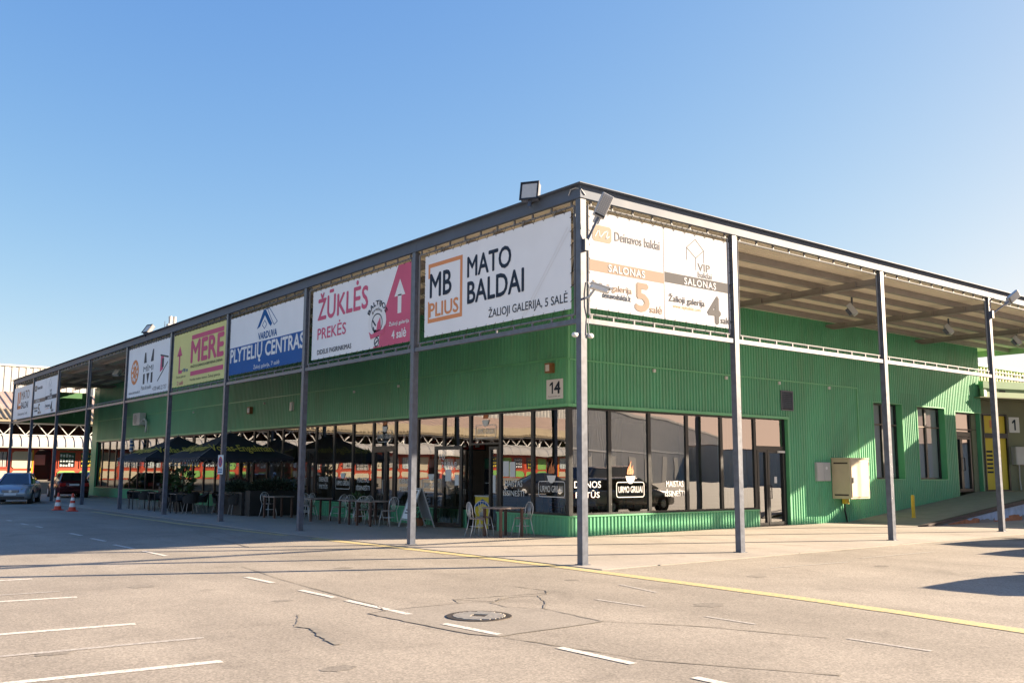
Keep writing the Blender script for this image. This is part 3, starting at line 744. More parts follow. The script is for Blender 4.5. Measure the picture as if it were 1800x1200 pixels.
# ------------------------------------------------------------------ canopy: posts, fascia, rails, deck
can = thing('canopy', 'grey steel canopy on square posts wrapping round the corner of the green building', 'canopy', (0, 0, 0))
YP = [5.78, 11.52, 17.32, 22.88, 28.5, 34.5, 40.5, 46.4, 52.0]
XP = [4.47, 10.40, 16.26, 22.1]
PW_ = .14
def post(x, y, z1=6.80): MB().box(x, x + PW_, y, y + PW_, .0, z1).build('post', M_steel, can)
post(0, 0)
for y in YP: post(0, y)
for x in XP: post(x, 0)
post(4.46, 51.9)
for (x, y) in [(0, 0)] + [(0, y) for y in YP] + [(x, 0) for x in XP]:
    MB().box(x - .035, x + PW_ + .035, y - .035, y + PW_ + .035, .008, .022).build('base_plate', M_steel, can)
# fascia channel with a projecting top lip; sheets butt at visible joints
for y0, y1 in ((.0, 5.7), (5.706, 11.4), (11.406, 17.2), (17.206, 22.8), (22.806, 34.4), (34.406, 52.14)):
    MB().box(-.02, .06, y0, y1, 6.80, 7.04).build('fascia_beam', M_fascia, can)
for x0, x1 in ((.061, 10.3), (10.306, 22.0), (22.006, 28.8)):
    MB().box(x0, x1, -.02, .06, 6.80, 7.04).build('fascia_beam', M_fascia, can)
MB().box(-.02, .0605, -.02, -.001, 6.80, 7.04).build('fascia_corner', M_fascia, can)
MB().box(.062, 4.6, 52.06, 52.14, 6.80, 7.04).build('fascia_beam', M_fascia, can)
MB().prism([(-.13, -.13, 0), (28.8, -.13, 0), (28.8, .3, 0), (.3, .3, 0), (.3, 52.2, 0), (-.13, 52.2, 0)], (0, 0, .016)).build('roof_edge', M_fascia, can).location.z += 7.043
# mid rails and the pipe frames in every bay
def bay(pl, a0, a1, frame=True):
    mb = MB(); mb.add(*quadbox(pl, a0, a1, 4.42, 4.51, -.11, -.02)); mb.build('mid_rail', M_steel, can)
    i0, i1, b0, b1 = a0 + .10, a1 - .10, 4.60, 6.70
    mb = MB(); dd_ = -.065
    c = [pl.pt(i0, b0, dd_), pl.pt(i1, b0, dd_), pl.pt(i1, b1, dd_), pl.pt(i0, b1, dd_)]
    for k in range(4): mb.tube([c[k], c[(k + 1) % 4]], .021, 6)
    n = max(2, int((i1 - i0) / .56))
    for k in range(n + 1):
        a = i0 + .08 + (i1 - i0 - .16) * k / n
        mb.bar(pl.pt(a, 4.511, dd_), pl.pt(a, b0, dd_), .035); mb.bar(pl.pt(a, b1, dd_), pl.pt(a, 6.80, dd_), .035)
    mb.build('pipe_frame', M_pipe, can)
PGL = Plane((0, 52.14, 0), (0, -1, 0))
PGR = Plane((0, 0, 0), (1, 0, 0))
ys = [0] + YP
for k in range(9): bay(PGL, 52.14 - ys[k + 1] + .001, 52.14 - ys[k] - PW_ - .001)
xs = [0] + XP
for k in range(4): bay(PGR, xs[k] + PW_ + .001, xs[k + 1] - .001)
bay(PGR, 22.1 + PW_ + .001, 27.1)
# roof deck: ribbed sheets over purlins and tapered girders
def ribs(axis, u0, u1, w0, w1, z, pitch=.155, depth=.035):
    """underside sheet ribbed across; ribs run along w"""
    mb = MB(); pts = []; k = 0
    while u0 + k * pitch < u1:
        for f, h in ((0, 0), (.5, 0), (.6, 1), (.9, 1)): pts.append((u0 + (k + f) * pitch, z + h * depth))
        k += 1
    vs_, fs = [], []
    for u, zz in pts:
        vs_ += [(u, w0, zz), (u, w1, zz)] if axis == 'x' else [(w0, u, zz), (w1, u, zz)]
    for i in range(len(pts) - 1): fs.append((2 * i, 2 * i + 1, 2 * i + 3, 2 * i + 2))
    return mb.add(vs_, fs)
ribs('x', .07, 28.7, .07, BY - .03, 6.80).build('deck_sheet', M_deck, can, fix=False)
ribs('y', BY - .02, 52.0, .07, BX - .05, 6.80).build('deck_sheet', M_deck, can, fix=False)
MB().box(.07, 28.75, .07, BY - .02, 6.845, 6.90).build('roof_sheet', M_steelb, can)
MB().box(.07, BX, BY - .015, 52.05, 6.845, 6.90).build('roof_sheet', M_steelb, can)
for y in (.95, 1.95, 2.95, 3.95, 4.95):
    MB().box(.2, 28.7, y, y + .06, 6.64, 6.798).add(*MB().box(.2, 28.7, y + .061, y + .12, 6.64, 6.655).__dict__.values()).build('purlin', M_steelb, can)
for x in (.8, 1.7, 2.6, 3.5):
    MB().box(x, x + .06, BY + .2, 52, 6.64, 6.798).build('purlin', M_steelb, can)
MB().box(27.12, 28.71, BY, BY + 4, 6.80, 6.88).build('roof_sheet', M_deck, can)
MB().box(BX + .1, 27.1, BY - .10, BY - .03, 6.74, 6.797).build('wall_angle', M_deck, can)
def girder(p, d, L):
    q = V((-d.y, d.x, 0)); mb = MB()
    prof = [(0, 6.635), (0, 6.45), (L - .25, 6.45), (L, 6.56), (L, 6.635)]
    mb.prism([p + d * a + q * -.015 + V((0, 0, z)) for a, z in prof], q * .03)
    mb.prism([p + d * a + q * -.075 + V((0, 0, z)) for a, z in ((0, 6.45), (L - .25, 6.45), (L, 6.56), (L, 6.575), (L - .25, 6.465), (0, 6.465))], q * .15)
    for k in range(5):
        a = .55 + k * 1.0
        if a < L - .4: mb.add(*MB().prism([p + d * a + q * -.08 + V((0, 0, z)) for z in (6.465, 6.635)] + [p + d * (a + .012) + q * -.08 + V((0, 0, z)) for z in (6.635, 6.465)], q * .16).__dict__.values())
    mb.build('girder', M_steelb, can)
for x in XP: girder(V((x + .07, .16, 0)), V((0, 1, 0)), BY - .2)
for y in YP[:-1]: girder(V((.16, y + .07, 0)), V((1, 0, 0)), BX - .2)
girder(V((.2, .2, 0)), V((.64, .768, 0)).normalized(), 6.6)
# green underside edge strip at the right-hand end of the canopy
MB().box(28.72, 28.80, -2.4, BY + 4, 6.55, 6.858).build('end_fascia', M_palegreen, can)
MB().box(24.5, 28.82, -2.4, -.14, 6.86, 6.93).build('roof_sheet', M_steelb, can)  # unseen forward roof piece, added so its shadow edge crosses the right wall

# ------------------------------------------------------------------ banners
def banner(pl, a0, a1, b0, b1, label, m=None, sag=0.012):
    """sheet with slight waves, laced to the pipe frame; returns (thing, plane, w, h) with origin at its lower left"""
    o = pl.pt(a0, b0, -.06); w, h = a1 - a0, b1 - b0
    t = thing('banner', label, 'banner', o, 0, 'printed banners laced into the canopy bays')
    P = Plane(o, tuple(pl.r))
    MB().add(*quadbox(P, 0, w, 0, h, -.004, 0)).build('sheet', m or M_banner, t)
    # lacing cord zigzag between the sheet edge and the frame pipes
    mb = MB(); n = int(w / .30); gi = [(a0 + w * k / n) for k in range(n + 1)]
    fr0, fr1 = 4.60 - b0, 6.70 - b0
    rn = random.Random(int(a0 * 10))
    for k in range(n):
        x = w * (k + .5) / n + rn.uniform(-.03, .03)
        mb.tube([P.pt(x - .09, fr1 + .015, .02), P.pt(x, h - .03, .006), P.pt(x + .09, fr1 + .015, .02)], .004, 4)
        mb.tube([P.pt(x - .06, fr0 - .015, .02), P.pt(x, .03, .006)], .004, 4)
    m_ = int(h / .25)
    for k in range(m_):
        z = h * (k + .5) / m_
        mb.tube([P.pt(-.12, z + .06, .01), P.pt(.02, z, .006)], .006, 4)
        mb.tube([P.pt(w + .12, z + .06, .01), P.pt(w - .02, z, .006)], .006, 4)
    mb.build('lacing', M_rope, t)['kind'] = 'stuff'
    return t, P, w, h
def aL(y): return 52.14 - y
# 1 MATO BALDAI
t, P, w, h = banner(PGL, aL(5.43), aL(.34), 4.72, 6.62, 'white furniture banner with a broken orange square and MATO BALDAI in slate letters')
fx0, fx1, fz0, fz1 = .14, 1.51, .31, 1.69
decal('emblem', P, [rc(fx0, fx1, fz1 - .09, fz1), rc(fx1 - .09, fx1, fz0, fz1 - .09), rc(fx0, fx1 - .09, fz0, fz0 + .09), rc(fx0, fx0 + .075, fz1 - .34, fz1 - .09), rc(fx0, fx0 + .05, fz0 + .09, fz0 + .5)], M_orange, t)
text('MB', P, .22, 1.08, .90, 1.44, M_lettdark, t, .018); text('PLIUS', P, .20, 1.36, .44, .76, M_orange, t, .02)
text('MATO', P, 1.70, 3.24, 1.14, 1.59, M_lettdark, t, .02); text('BALDAI', P, 1.71, 3.66, .56, 1.03, M_lettdark, t, .02)
text('ŽALIOJI GALERIJA,', P, 2.48, 4.24, .10, .37, M_lettdark, t, .006); text('5 SALĖ', P, 4.33, 4.99, .14, .37, M_lettdark, t, .006)
decal('stripe', P, stroke([(3.60, 0.02), (5.00, 1.60)], .03) + stroke([(3.72, .06), (5.05, 1.54)], .03), M_whitep, t, .003)
# 2 ZUKLES PREKES
t, P, w, h = banner(PGL, aL(11.2), aL(5.92), 4.70, 6.63, 'white and pink fishing goods banner with a white arrow pointing up')
decal('pink_field', P, [[(3.42, 0.0), (w, 0), (w, h), (4.57, h)]], M_pink, t, .003)
decal('edge_stripe', P, [[(3.36, 0), (3.42, 0), (4.57, h), (4.51, h)]], M_banner, t, .004)
text('ŽŪKLĖS', P, .33, 3.10, 1.08, 1.86, M_pink, t, .022); text('PREKĖS', P, .34, 1.97, .54, .95, M_pink, t, .015)
text('DIDELIS PASIRINKIMAS', P, .35, 2.29, .12, .25, M_lettdark, t, .012)
decal('arrow', P, [rc(4.57, 4.74, .74, 1.20), [(4.41, 1.17), (4.91, 1.17), (4.66, 1.58)]], M_whitep, t, .006)
text('Žalioji galerija', P, 4.18, 5.10, .44, .58, M_whitep, t, .02, .006); text('4 salė', P, 4.32, 4.98, .14, .36, M_whitep, t, .025, .006)
cx, cz = 3.60, .66
decal('emblem', P, disc(cx, cz, .44, .40) + [rc(cx - .16, cx + .12, cz - .62, cz - .2)], M_whitep, t, .006)
text('BALTIJOS', P, 0, 1, 0, 1, M_lettdark, t, .02, .009, arc=(cx, cz - .02, .40, .56, 150, 25)); text('žvejas', P, 0, 1, 0, 1, M_lettdark, t, .005, .009, arc=(cx, cz, .27, .36, 140, 45))
decal('emblem', P, ring(cx, cz - .04, .27, .25, .03) + stroke([(cx - .22, cz + .05), (cx - .06, cz - .1)], .05) + stroke([(cx - .18, cz - .12), (cx - .1, cz - .28)], .04), M_lettdark, t, .009)
decal('emblem', P, [[(cx - .02, cz - .24), (cx + .2, cz - .2), (cx + .16, cz + .1), (cx + .02, cz - .05)], [(cx - .40, cz - .22), (cx - .3, cz - .42), (cx + .34, cz - .34), (cx + .42, cz - .10), (cx + .3, cz - .22), (cx - .26, cz - .30)]], M_pink, t, .012)
decal('emblem', P, ring(cx, cz - .52, .12, .12, .03) + stroke([(cx - .07, cz - .56), (cx + .06, cz - .48)], .04), M_lettdark, t, .012)
# 3 PLYTELIU CENTRAS
t, P, w, h = banner(PGL, aL(17.2), aL(11.62), 4.72, 6.60, 'blue and white tile centre banner with PLYTELIŲ CENTRAS in large white letters')
decal('blue_field', P, [rc(0, w, 0, .89)], M_blue, t, .003)
text('PLYTELIŲ CENTRAS', P, .09, w - .08, .28, .86, M_whitep, t, .028, .006); text('Žalioji galerija,', P, 2.0, 3.22, .03, .20, M_whitep, t, .006, .006); text('7 salė', P, 3.32, 3.9, .07, .20, M_whitep, t, .006, .006)
decal('emblem', P, [[(2.15, 1.30), (2.38, 1.36), (2.72, 1.68), (3.0, 1.40), (3.28, 1.36), (2.76, 1.86), (2.62, 1.86)], [(3.0, 1.4), (3.18, 1.28), (3.28, 1.36)]], M_blue2, t)
decal('emblem', P, stroke([(2.76, 1.86), (3.05, 1.86), (3.65, 1.38), (3.42, 1.30), (3.2, 1.52), (2.9, 1.86)], .025) + stroke([(2.55, 1.38), (2.72, 1.52), (2.88, 1.38), (2.72, 1.26), (2.55, 1.38)], .025), M_blue2, t)
text('VARDUVA', P, 2.28, 3.65, .95, 1.16, M_blue2, t, .03)
# 4 MERE
t, P, w, h = banner(PGL, aL(22.75), aL(17.42), 4.68, 6.64, 'yellow supermarket banner with MERE between two pink bars', M_ban_y)
decal('bar', P, [rc(1.9, 4.96, 1.62, 1.78), rc(1.9, 5.02, .31, .47)], M_pink, t)
text('MERE', P, 1.90, 4.97, .80, 1.56, M_pink, t, .032)
text('MAŽOS KAINOS KIEKVIENĄ DIENĄ', P, 1.9, 4.95, .57, .71, M_lettdark, t, .004)
decal('arrow', P, [rc(.62, .76, .58, 1.18), rc(.62, 1.02, .48, .60), [(.42, 1.14), (.96, 1.14), (.69, 1.52)]], M_pink, t)
text('<90 m', P, 1.04, 1.62, .50, .64, M_blue2, t, .02); text('Žalioji galerija', P, .42, 1.42, .30, .42, M_lettdark, t); text('2 salė', P, .56, 1.2, .06, .22, M_pink, t, .006)
text('Nuolat mažos kainos Žalioji galerija', P, 1.9, w - .55, .10, .24, M_lettdark, t)
# 5 pizza and sushi
t, P, w, h = banner(PGL, aL(28.45), aL(23.18), 4.62, 6.66, 'white pizza and sushi banner with a split grey letter M')
decal('pizza', P, disc(.98, 1.02, .52, .52), M_orange, t)
decal('pizza', P, [q for k in range(9) for q in disc(.98 + .32 * math.cos(k * .7), 1.02 + .32 * math.sin(k * .7), .08, .08, 10)] + stroke([(.6, .75), (1.36, 1.3)], .02) + stroke([(.6, 1.3), (1.36, .75)], .02), M_banner, t, .007)
for q, mm in (([[(2.15, 1.30), (2.50, 1.30), (2.38, 1.72), (2.22, 1.72)], [(3.0, 1.30), (3.36, 1.30), (3.36, 1.78), (3.22, 1.78)]], M_greyp),
              ([rc(2.12, 2.34, .45, .86), [(2.55, .86), (2.92, .86), (2.72, .42)], rc(3.1, 3.32, .45, .86)], M_greyp)): decal('emblem', P, q, mm, t)
text('MÎMI', P, 2.12, 3.36, .94, 1.22, M_greyp, t); text('Pizza & sushi', P, 1.95, 3.2, .22, .38, M_greyp, t)
text('+370 640 22 757', P, 3.4, 5.05, .10, .26, M_greyp, t); text('www.mimisushi.lt', P, .3, 1.8, .12, .24, M_greyp, t)
decal('sushi', P, [[(4.2, .78), (4.55, .88), (4.6, 1.36), (4.25, 1.42)]], M_pink, t); decal('sushi', P, [rc(4.4, 4.62, .95, 1.3)], M_greyp, t, .006)
decal('chopsticks', P, stroke([(3.95, .45), (5.1, 1.12)], .05) + stroke([(4.2, 1.45), (5.15, 1.3)], .06), M_greyp, t, .008)
# 6 / 7 at the far end
def two_shops(P, w, h, t, mw=M_whitep):
    hw = 2.07 * w / 4.15
    decal('emblem', P, [[(.09, h - .54), (.14, h - .58), (.54, h - .58), (.59, h - .53), (.59, h - .30), (.54, h - .26), (.14, h - .26), (.09, h - .30)]], M_beige2, t)
    decal('emblem', P, stroke([(.15, h - .5), (.25, h - .34), (.29, h - .5), (.40, h - .38), (.5, h - .34), (.44, h - .5), (.54, h - .44)], .025), mw, t, .007)
    text('Deinavos baldai', P, .68, 1.95, h - .50, h - .32, M_greyfaint, t, .008)
    decal('band', P, [rc(0, hw - .01, .73, .945)], M_beige, t); decal('band', P, [rc(hw + .01, w, .77, .98)], M_greyp, t)
    text('SALONAS', P, .50, 1.50, .765, .905, mw, t, .035, .007, space=1.15); text('SALONAS', P, hw + .60, hw + 1.60, .795, .935, mw, t, .035, .007, space=1.15)
    text('Žalioji galerija', P, .05, 1.13, .36, .55, M_beige, t, .02); text('deinavosbaldai.lt', P, .33, 1.10, .24, .35, M_lettdark, t, .012)
    text('5', P, 1.24, 1.60, .10, .63, M_beige, t, .035); text('salė', P, 1.63, 1.99, .09, .24, M_beige, t, .02)
    decal('divider', P, [rc(hw - .008, hw + .008, 0, h)], M_ltgrey, t)
    k = hw + .98
    decal('emblem', P, stroke([(k - .28, h - .31), (k, h - .10), (k + .26, h - .31), (k, h - .50), (k - .28, h - .31), (k - .28, h - .58)], .016) + stroke([(k, h - .50), (k, h - .76)], .016) + stroke([(k + .26, h - .31), (k + .26, h - .58)], .016), M_greyfaint, t)
    text('VIP', P, k + .06, k + .45, 1.14, 1.30, M_greyfaint, t, .005); text('baldai', P, k + .06, k + .50, 1.0, 1.12, M_greyfaint, t, .005)
    text('Žalioji galerija', P, hw + .12, hw + 1.23, .35, .55, M_greyp, t, .02); text('www.vipbaldai.com', P, hw + .24, hw + 1.1, .24, .34, M_orange, t)
    text('4', P, hw + 1.34, hw + 1.72, .08, .63, M_greyp, t, .035); text('salė', P, hw + 1.74, hw + 2.07, .09, .24, M_greyp, t, .02)
t, P, w, h = banner(PGL, aL(46.3), aL(40.68), 4.60, 6.58, 'white banner with a beige strip and the numbers 5 and 4 near the far end')
for ob in [P]:
    two_shops(P, w, h, t)
t, P, w, h = banner(PGL, aL(51.9), aL(46.65), 4.58, 6.52, 'white furniture banner with an orange L shape at the far end of the canopy')
decal('emblem', P, [rc(1.1, 1.4, .7, 1.65), rc(1.1, 2.1, .62, .82), rc(1.6, 1.9, .95, 1.65)], M_orange, t)
text('MATO', P, 2.1, 4.3, 1.15, 1.65, M_beige, t, .006); text('BALDAI', P, 2.2, 4.1, .62, 1.0, M_lettdark, t, .006); text('Žalioji galerija, 5 salė', P, 1.4, 4.0, .2, .42, M_lettdark, t)
# 8 right-hand sunlit banner
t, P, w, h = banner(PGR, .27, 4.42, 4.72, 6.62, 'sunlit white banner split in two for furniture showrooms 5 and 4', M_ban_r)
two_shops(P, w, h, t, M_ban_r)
# green banner across the far end, seen from behind
PGF = Plane((4.45, 52.1, 0), (-1, 0, 0))
tg = thing('banner', 'green banner across the far canopy end seen from behind with mirrored letters', 'banner', (2.6, 52.1, 4.5))
M_grb = pm('green_banner_back', (.07, .19, .085), .6, var=.06)
M_grb2 = pm('pale_green_show_through', (.13, .27, .15), .6, var=0)
MB().box(.35, 4.35, 52.1, 52.105, 4.5, 6.5).build('sheet', M_grb, tg)
PGB = Plane((.35, 52.1, 4.5), (1, 0, 0))
text('PATALYNĖ', PGB, .3, 3.7, 1.0, 1.55, M_grb2, tg, .01, .004, True); text('1 salė', PGB, 1.7, 3.3, .42, .75, M_grb2, tg, .01, .004, True)

# ------------------------------------------------------------------ lights, cameras and small fittings
def floodlight(loc, yaw, tilt, label, s=.42):
    t = thing('floodlight', label, 'floodlight', loc)
    L_ = V(loc); rot = Matrix.Rotation(yaw, 3, 'Z') @ Matrix.Rotation(tilt, 3, 'X')
    def tr(mb):
        mb.v = [L_ + rot @ p for p in mb.v]; return mb
    tr(MB().box(-s / 2, s / 2, -.05, .10, .05, .05 + s)).build('housing', M_steel, t, bevel=.012)
    b = MB(); P_ = (-s / 2 - .01, s / 2 + .01)
    for q in ((P_[0], P_[1], .03, .06), (P_[0], P_[1], .03 + s, .06 + s)): b.box(q[0], q[1], -.075, -.045, q[2], q[3])
    for q in ((P_[0], P_[0] + .03), (P_[1] - .03, P_[1])): b.box(q[0], q[1], -.075, -.045, .06, .03 + s)
    tr(b).build('bezel', M_black, t)
    tr(MB().box(-s / 2 + .03, s / 2 - .03, -.062, -.052, .07, .03 + s - .02)).build('lens', M_lens, t)
    tr(MB().box(-.1, .1, .10, .24, .08, .26)).build('ballast_box', M_black, t)
    MB().bar(L_ + V((0, 0, -.10)), L_ + rot @ V((0, .03, .08)), .06).build('bracket', M_steel, t)
floodlight((-.20, 1.28, 6.96), R(-58), R(-14), 'square floodlight on the canopy edge near the corner', .37)
floodlight((-.07, 26.0, 7.08), R(-75), R(-35), 'small tilted floodlight far along the left canopy edge', .4)
def ledlamp(loc, d, label):
    """street lamp head on a slanting arm from a post"""
    t = thing('led_lamp', label, 'street lamp', loc)
    p0 = V(loc); p1 = p0 + V(d)
    MB().tube([p0 + V((0, .02, 0)), p1], .024, 8).build('arm', M_steel, t)
    MB().box(p0.x - .05, p0.x + .05, p0.y - .03, p0.y + .06, p0.z - .12, p0.z + .1).build('bracket', M_steel, t)
    ax = V(d).normalized(); ax = (ax + V((0, -.1, .12))).normalized()
    sidev = ax.cross(V((0, 1, 0))).normalized() * -1; nn = V((-.45, -.85, -.25)); nn = (nn - ax * nn.dot(ax)).normalized(); sidev = ax.cross(nn)
    c = p1
    def bx(a0, a1, b0, b1, c0, c1, nm, m, bev=0):
        vs_ = [c + ax * a + sidev * b + nn * e for e in (c0, c1) for a, b in ((a0, b0), (a1, b0), (a1, b1), (a0, b1))]
        return MB().add(vs_, [(0, 3, 2, 1), (4, 5, 6, 7), (0, 1, 5, 4), (1, 2, 6, 5), (2, 3, 7, 6), (3, 0, 4, 7)]).build(nm, m, t, bevel=bev)
    bx(0, .47, -.115, .115, -.07, .02, 'head', M_greymetal, .01)
    bx(-.12, .02, -.06, .06, -.05, .0, 'neck', M_greymetal)
    bx(.09, .44, -.10, .10, .021, .028, 'lens', M_ltgrey)
    g_ = MB()
    for i in range(10):
        for j in range(5):
            a, b = .11 + i * .034, -.08 + j * .04
            vs_ = [c + ax * (a + x) + sidev * (b + y) + nn * .034 for x, y in ((-.011, -.013), (.011, -.013), (.011, .013), (-.011, .013))]
            g_.poly(vs_)
    g_.build('led_array', M_lens, t, fix=False)
    bx(.025, .06, -.10, .10, .021, .04, 'driver_cover', M_black)
ledlamp((.10, -.04, 5.90), (.17, -.16, .52), 'grey street lamp head on an arm at the corner post')
ledlamp((16.36, -.04, 6.30), (.62, -.22, .42), 'grey street lamp head on an arm at the right edge of the picture')
def hanging(loc, yaw, label):
    t = thing('floodlight', label, 'floodlight', loc, 0, 'floodlights hung under the canopy')
    L_ = V(loc)
    MB().bar(L_ + V((0, 0, .36)), L_ + V((0, 0, .08)), .04).build('stem', M_steel, t)
    rot = Matrix.Rotation(yaw, 3, 'Z') @ Matrix.Rotation(R(-35), 3, 'X')
    for nm, m, b in (('housing', M_greymetal, (-.17, .17, -.07, .07, -.17, .17)), ('lens', M_lens, (-.15, .15, -.08, -.071, -.15, .15)), ('ballast_box', M_steel, (-.09, .09, .071, .16, -.1, .1))):
        mb = MB().box(*b); mb.v = [L_ + rot @ p for p in mb.v]; mb.build(nm, m, t)
hanging((12.4, 2.07, 6.28), R(30), 'floodlight hung under the canopy between the second and third right posts')
hanging((18.2, 2.2, 6.28), R(30), 'floodlight hung under the canopy left of the third right post')
hanging((22.6, 2.0, 6.28), R(30), 'floodlight hung under the canopy at the right picture edge')
hanging((1.3, 34.6, 6.28), R(-60), 'floodlight hung under the canopy in the open left bay')
# CCTV on the corner post
t = thing('security_camera', 'long white security camera on the corner post in front of the banner', 'camera', (.14, -.05, 4.95))
p0, p1 = V((.10, -.16, 5.09)), V((.40, -.30, 5.00)); dd_ = (p1 - p0).normalized()
MB().bar(p0, p1, .13, .10).build('housing', M_whitemetal, t, bevel=.02)
MB().bar(p0 + V((0, 0, .06)), p1 + dd_ * .08 + V((0, 0, .06)), .16, .02).build('sun_shield', M_whitemetal, t)
MB().bar(p1, p1 + dd_ * .012, .10, .08).build('lens', M_black, t)
MB().tube([(.10, -.0, 4.88), (.10, -.10, 4.88), (.16, -.19, 5.02)], .022).build('bracket', M_greymetal, t)
for k, (x, y, dx, dy, lab) in enumerate(((-.03, .07, -.10, 0, 'small white sensor on the left side of the corner post'), (.17, .05, .10, -.05, 'small white sensor on the right side of the corner post'))):
    t = thing('sensor', lab, 'sensor', (x, y, 4.18))
    MB().lathe([(.03, -.06), (.045, -.04), (.05, .03), (.03, .06)], (x + dx * .6, y + dy, 4.18), 10, 'x').build('body', M_whitemetal, t, smooth=True)
    MB().bar((x + (.02 if k == 0 else -.02), y, 4.22), (x + dx * .6, y + dy, 4.2), .03).build('bracket', M_whitemetal, t)
cb = MB().tube([(.16, -.02, 5.2), (.19, -.05, 5.0), (.17, -.04, 4.75), (.2, -.03, 4.55), (.16, -.02, 4.4), (.17, -.03, 4.2)], .008, 5).build('camera_cable', M_whitemetal); tag(cb, 'white cable running down the corner post beside the camera', 'cable')
cb = MB().tube([(-.03, .30, 6.9), (-.05, .22, 6.99), (-.03, .10, 7.0), (.0, -.02, 6.96), (.05, -.03, 6.9), (.1, -.03, 6.86)], .01, 5).build('loose_cable', M_greymetal); tag(cb, 'pale cable looped over the top of the corner post', 'cable')
# wall fittings
def wallbox(name, lab, cat, pl, a, b, w, h, d, m, grp=None):
    t = thing(name, lab, cat, pl.pt(a, b, 0), 0, grp)
    MB().add(*quadbox(pl, a - w / 2, a + w / 2, b - h / 2, b + h / 2, .028, .03 + d)).build('body', m, t)
    MB().add(*quadbox(pl, a - w / 3, a + w / 3, b - h / 3, b + h / 3, .031 + d, .036 + d)).build('cover', M_whitemetal, t)
for x, lab in ((7.79, 'small white lamp on the right wall left of the second post'), (10.94, 'small white lamp on the right wall beside the second post'), (13.57, 'small white lamp on the right wall above the louvre vent'), (16.33, 'small white lamp on the right wall right of the louvre vent')):
    wallbox('wall_lamp', lab, 'wall lamp', PR, ra(x), 4.48, .09, .09, .05, M_whitemetal, 'small white lamps along the cladding seam')
for y, lab in ((13.9, 'small white lamp on the left wall under the pink banner'), (16.9, 'small white lamp on the left wall under the blue banner edge'), (24.6, 'small white lamp on the left wall under the yellow banner'), (33, 'small white lamp far along the left wall')):
    wallbox('wall_lamp', lab, 'wall lamp', PL, la(y), 4.42, .07, .08, .05, M_whitemetal, 'small white lamps along the cladding seam')
wallbox('wall_speaker', 'brown loudspeaker on the green wall under the yellow banner', 'loudspeaker', PL, la(26.0), 4.18, .3, .3, .14, M_chairwood)
wallbox('wall_speaker', 'white sensor box on the green wall left of the fourth post', 'sensor', PL, la(21.9), 4.15, .2, .34, .1, M_whitemetal)
wallbox('wall_speaker', 'small brown siren box above the number 14 sign', 'siren', PL, la(6.15), 4.38, .22, .26, .16, M_chairwood)
t = thing('number_sign', 'white number 14 sign on the green wall at the corner', 'sign', PL.pt(la(6.02), 3.82, .03))
MB().add(*quadbox(PL, la(6.36), la(5.70), 3.56, 4.08, .026, .045)).build('board', M_paper, t)
decal('digit', PL, [[(la(6.14), 3.70), (la(6.085), 3.70), (la(6.085), 4.01), (la(6.13), 4.01), (la(6.22), 3.95), (la(6.22), 3.90), (la(6.14), 3.94)]], M_lettdark, t, .049); text('4', PL, la(6.03), la(5.80), 3.70, 4.01, M_lettdark, t, .03, .049); text('Pramonės pr.', PL, la(6.28), la(5.78), 3.60, 3.65, M_greyp, t, 0, .049)
# louvre vent
t = thing('louvre_vent', 'grey louvre vent high on the right green wall', 'vent', (13.95, BY, 3.96))
frame_mb(PR, ra(13.64), ra(14.28), 3.62, 4.26, .04, .0, .06).build('frame', M_steel, t)
MB().add(*quadbox(PR, ra(13.67), ra(14.25), 3.65, 4.23, .026, .03)).build('backing', M_void, t)
for k in range(9): 
    z = 3.69 + k * .062
    MB().prism([PR.pt(ra(13.68), z, .055), PR.pt(ra(13.68), z + .05, .032), PR.pt(ra(13.68), z + .056, .032), PR.pt(ra(13.68), z + .006, .055)], (.56, 0, 0)).build('slat', M_steel, t)
# meter boxes
t = thing('meter_box', 'flat silver twin door meter box on the right green wall', 'meter box', (15.75, BY, 1.7))
MB().add(*quadbox(PR, ra(15.36), ra(16.14), 1.38, 1.99, .026, .10)).build('case', M_greymetal, t)
for a0, a1 in ((15.38, 15.745), (15.755, 16.12)): MB().add(*quadbox(PR, ra(a0), ra(a1), 1.40, 1.97, .101, .115)).build('door', M_greymetal, t)
decal('sticker', PR, disc(ra(15.9), 1.80, .06, .05), M_paper, t, .118)
t = thing('utility_cabinet', 'large cream utility cabinet mounted on the right green wall', 'cabinet', (16.8, BY, 1.4))
x0, x1, yf, z0, z1 = 16.30, 17.42, BY - .72, .80, 2.10
MB().box(x0, x1, yf, BY - .03, z0, z1).build('case', M_cream, t, bevel=.012)
MB().box(x0 - .02, x1 + .02, yf - .02, BY - .03, z1 + .001, z1 + .04).build('lid', M_cream, t)
MB().box(x0 + .05, x1 - .04, yf - .022, yf - .002, z0 + .06, z1 - .06).build('door', M_cream, t, bevel=.005)
MB().box(x0 + .09, x0 + .13, yf - .05, yf - .022, 1.32, 1.50).build('handle', M_steel, t)
for z in (.95, 1.45, 1.9): MB().box(x1 - .035, x1 - .01, yf - .03, yf - .003, z, z + .1).build('hinge', M_steel, t)
for z in (z0 + .1, z1 - .16): MB().box(x0 - .006, x0 - .001, yf + .08, BY - .12, z, z + .05).build('vent_slot', M_darkkerb, t)
MB().box(16.75, 17.0, BY - .20, BY - .10, .62, .79).build('cable_gland', M_yposter, t)
MB().tube([(16.88, BY - .12, .7), (16.88, BY - .1, .4), (17.0, BY - .1, .02)], .03).build('conduit', M_black, t)
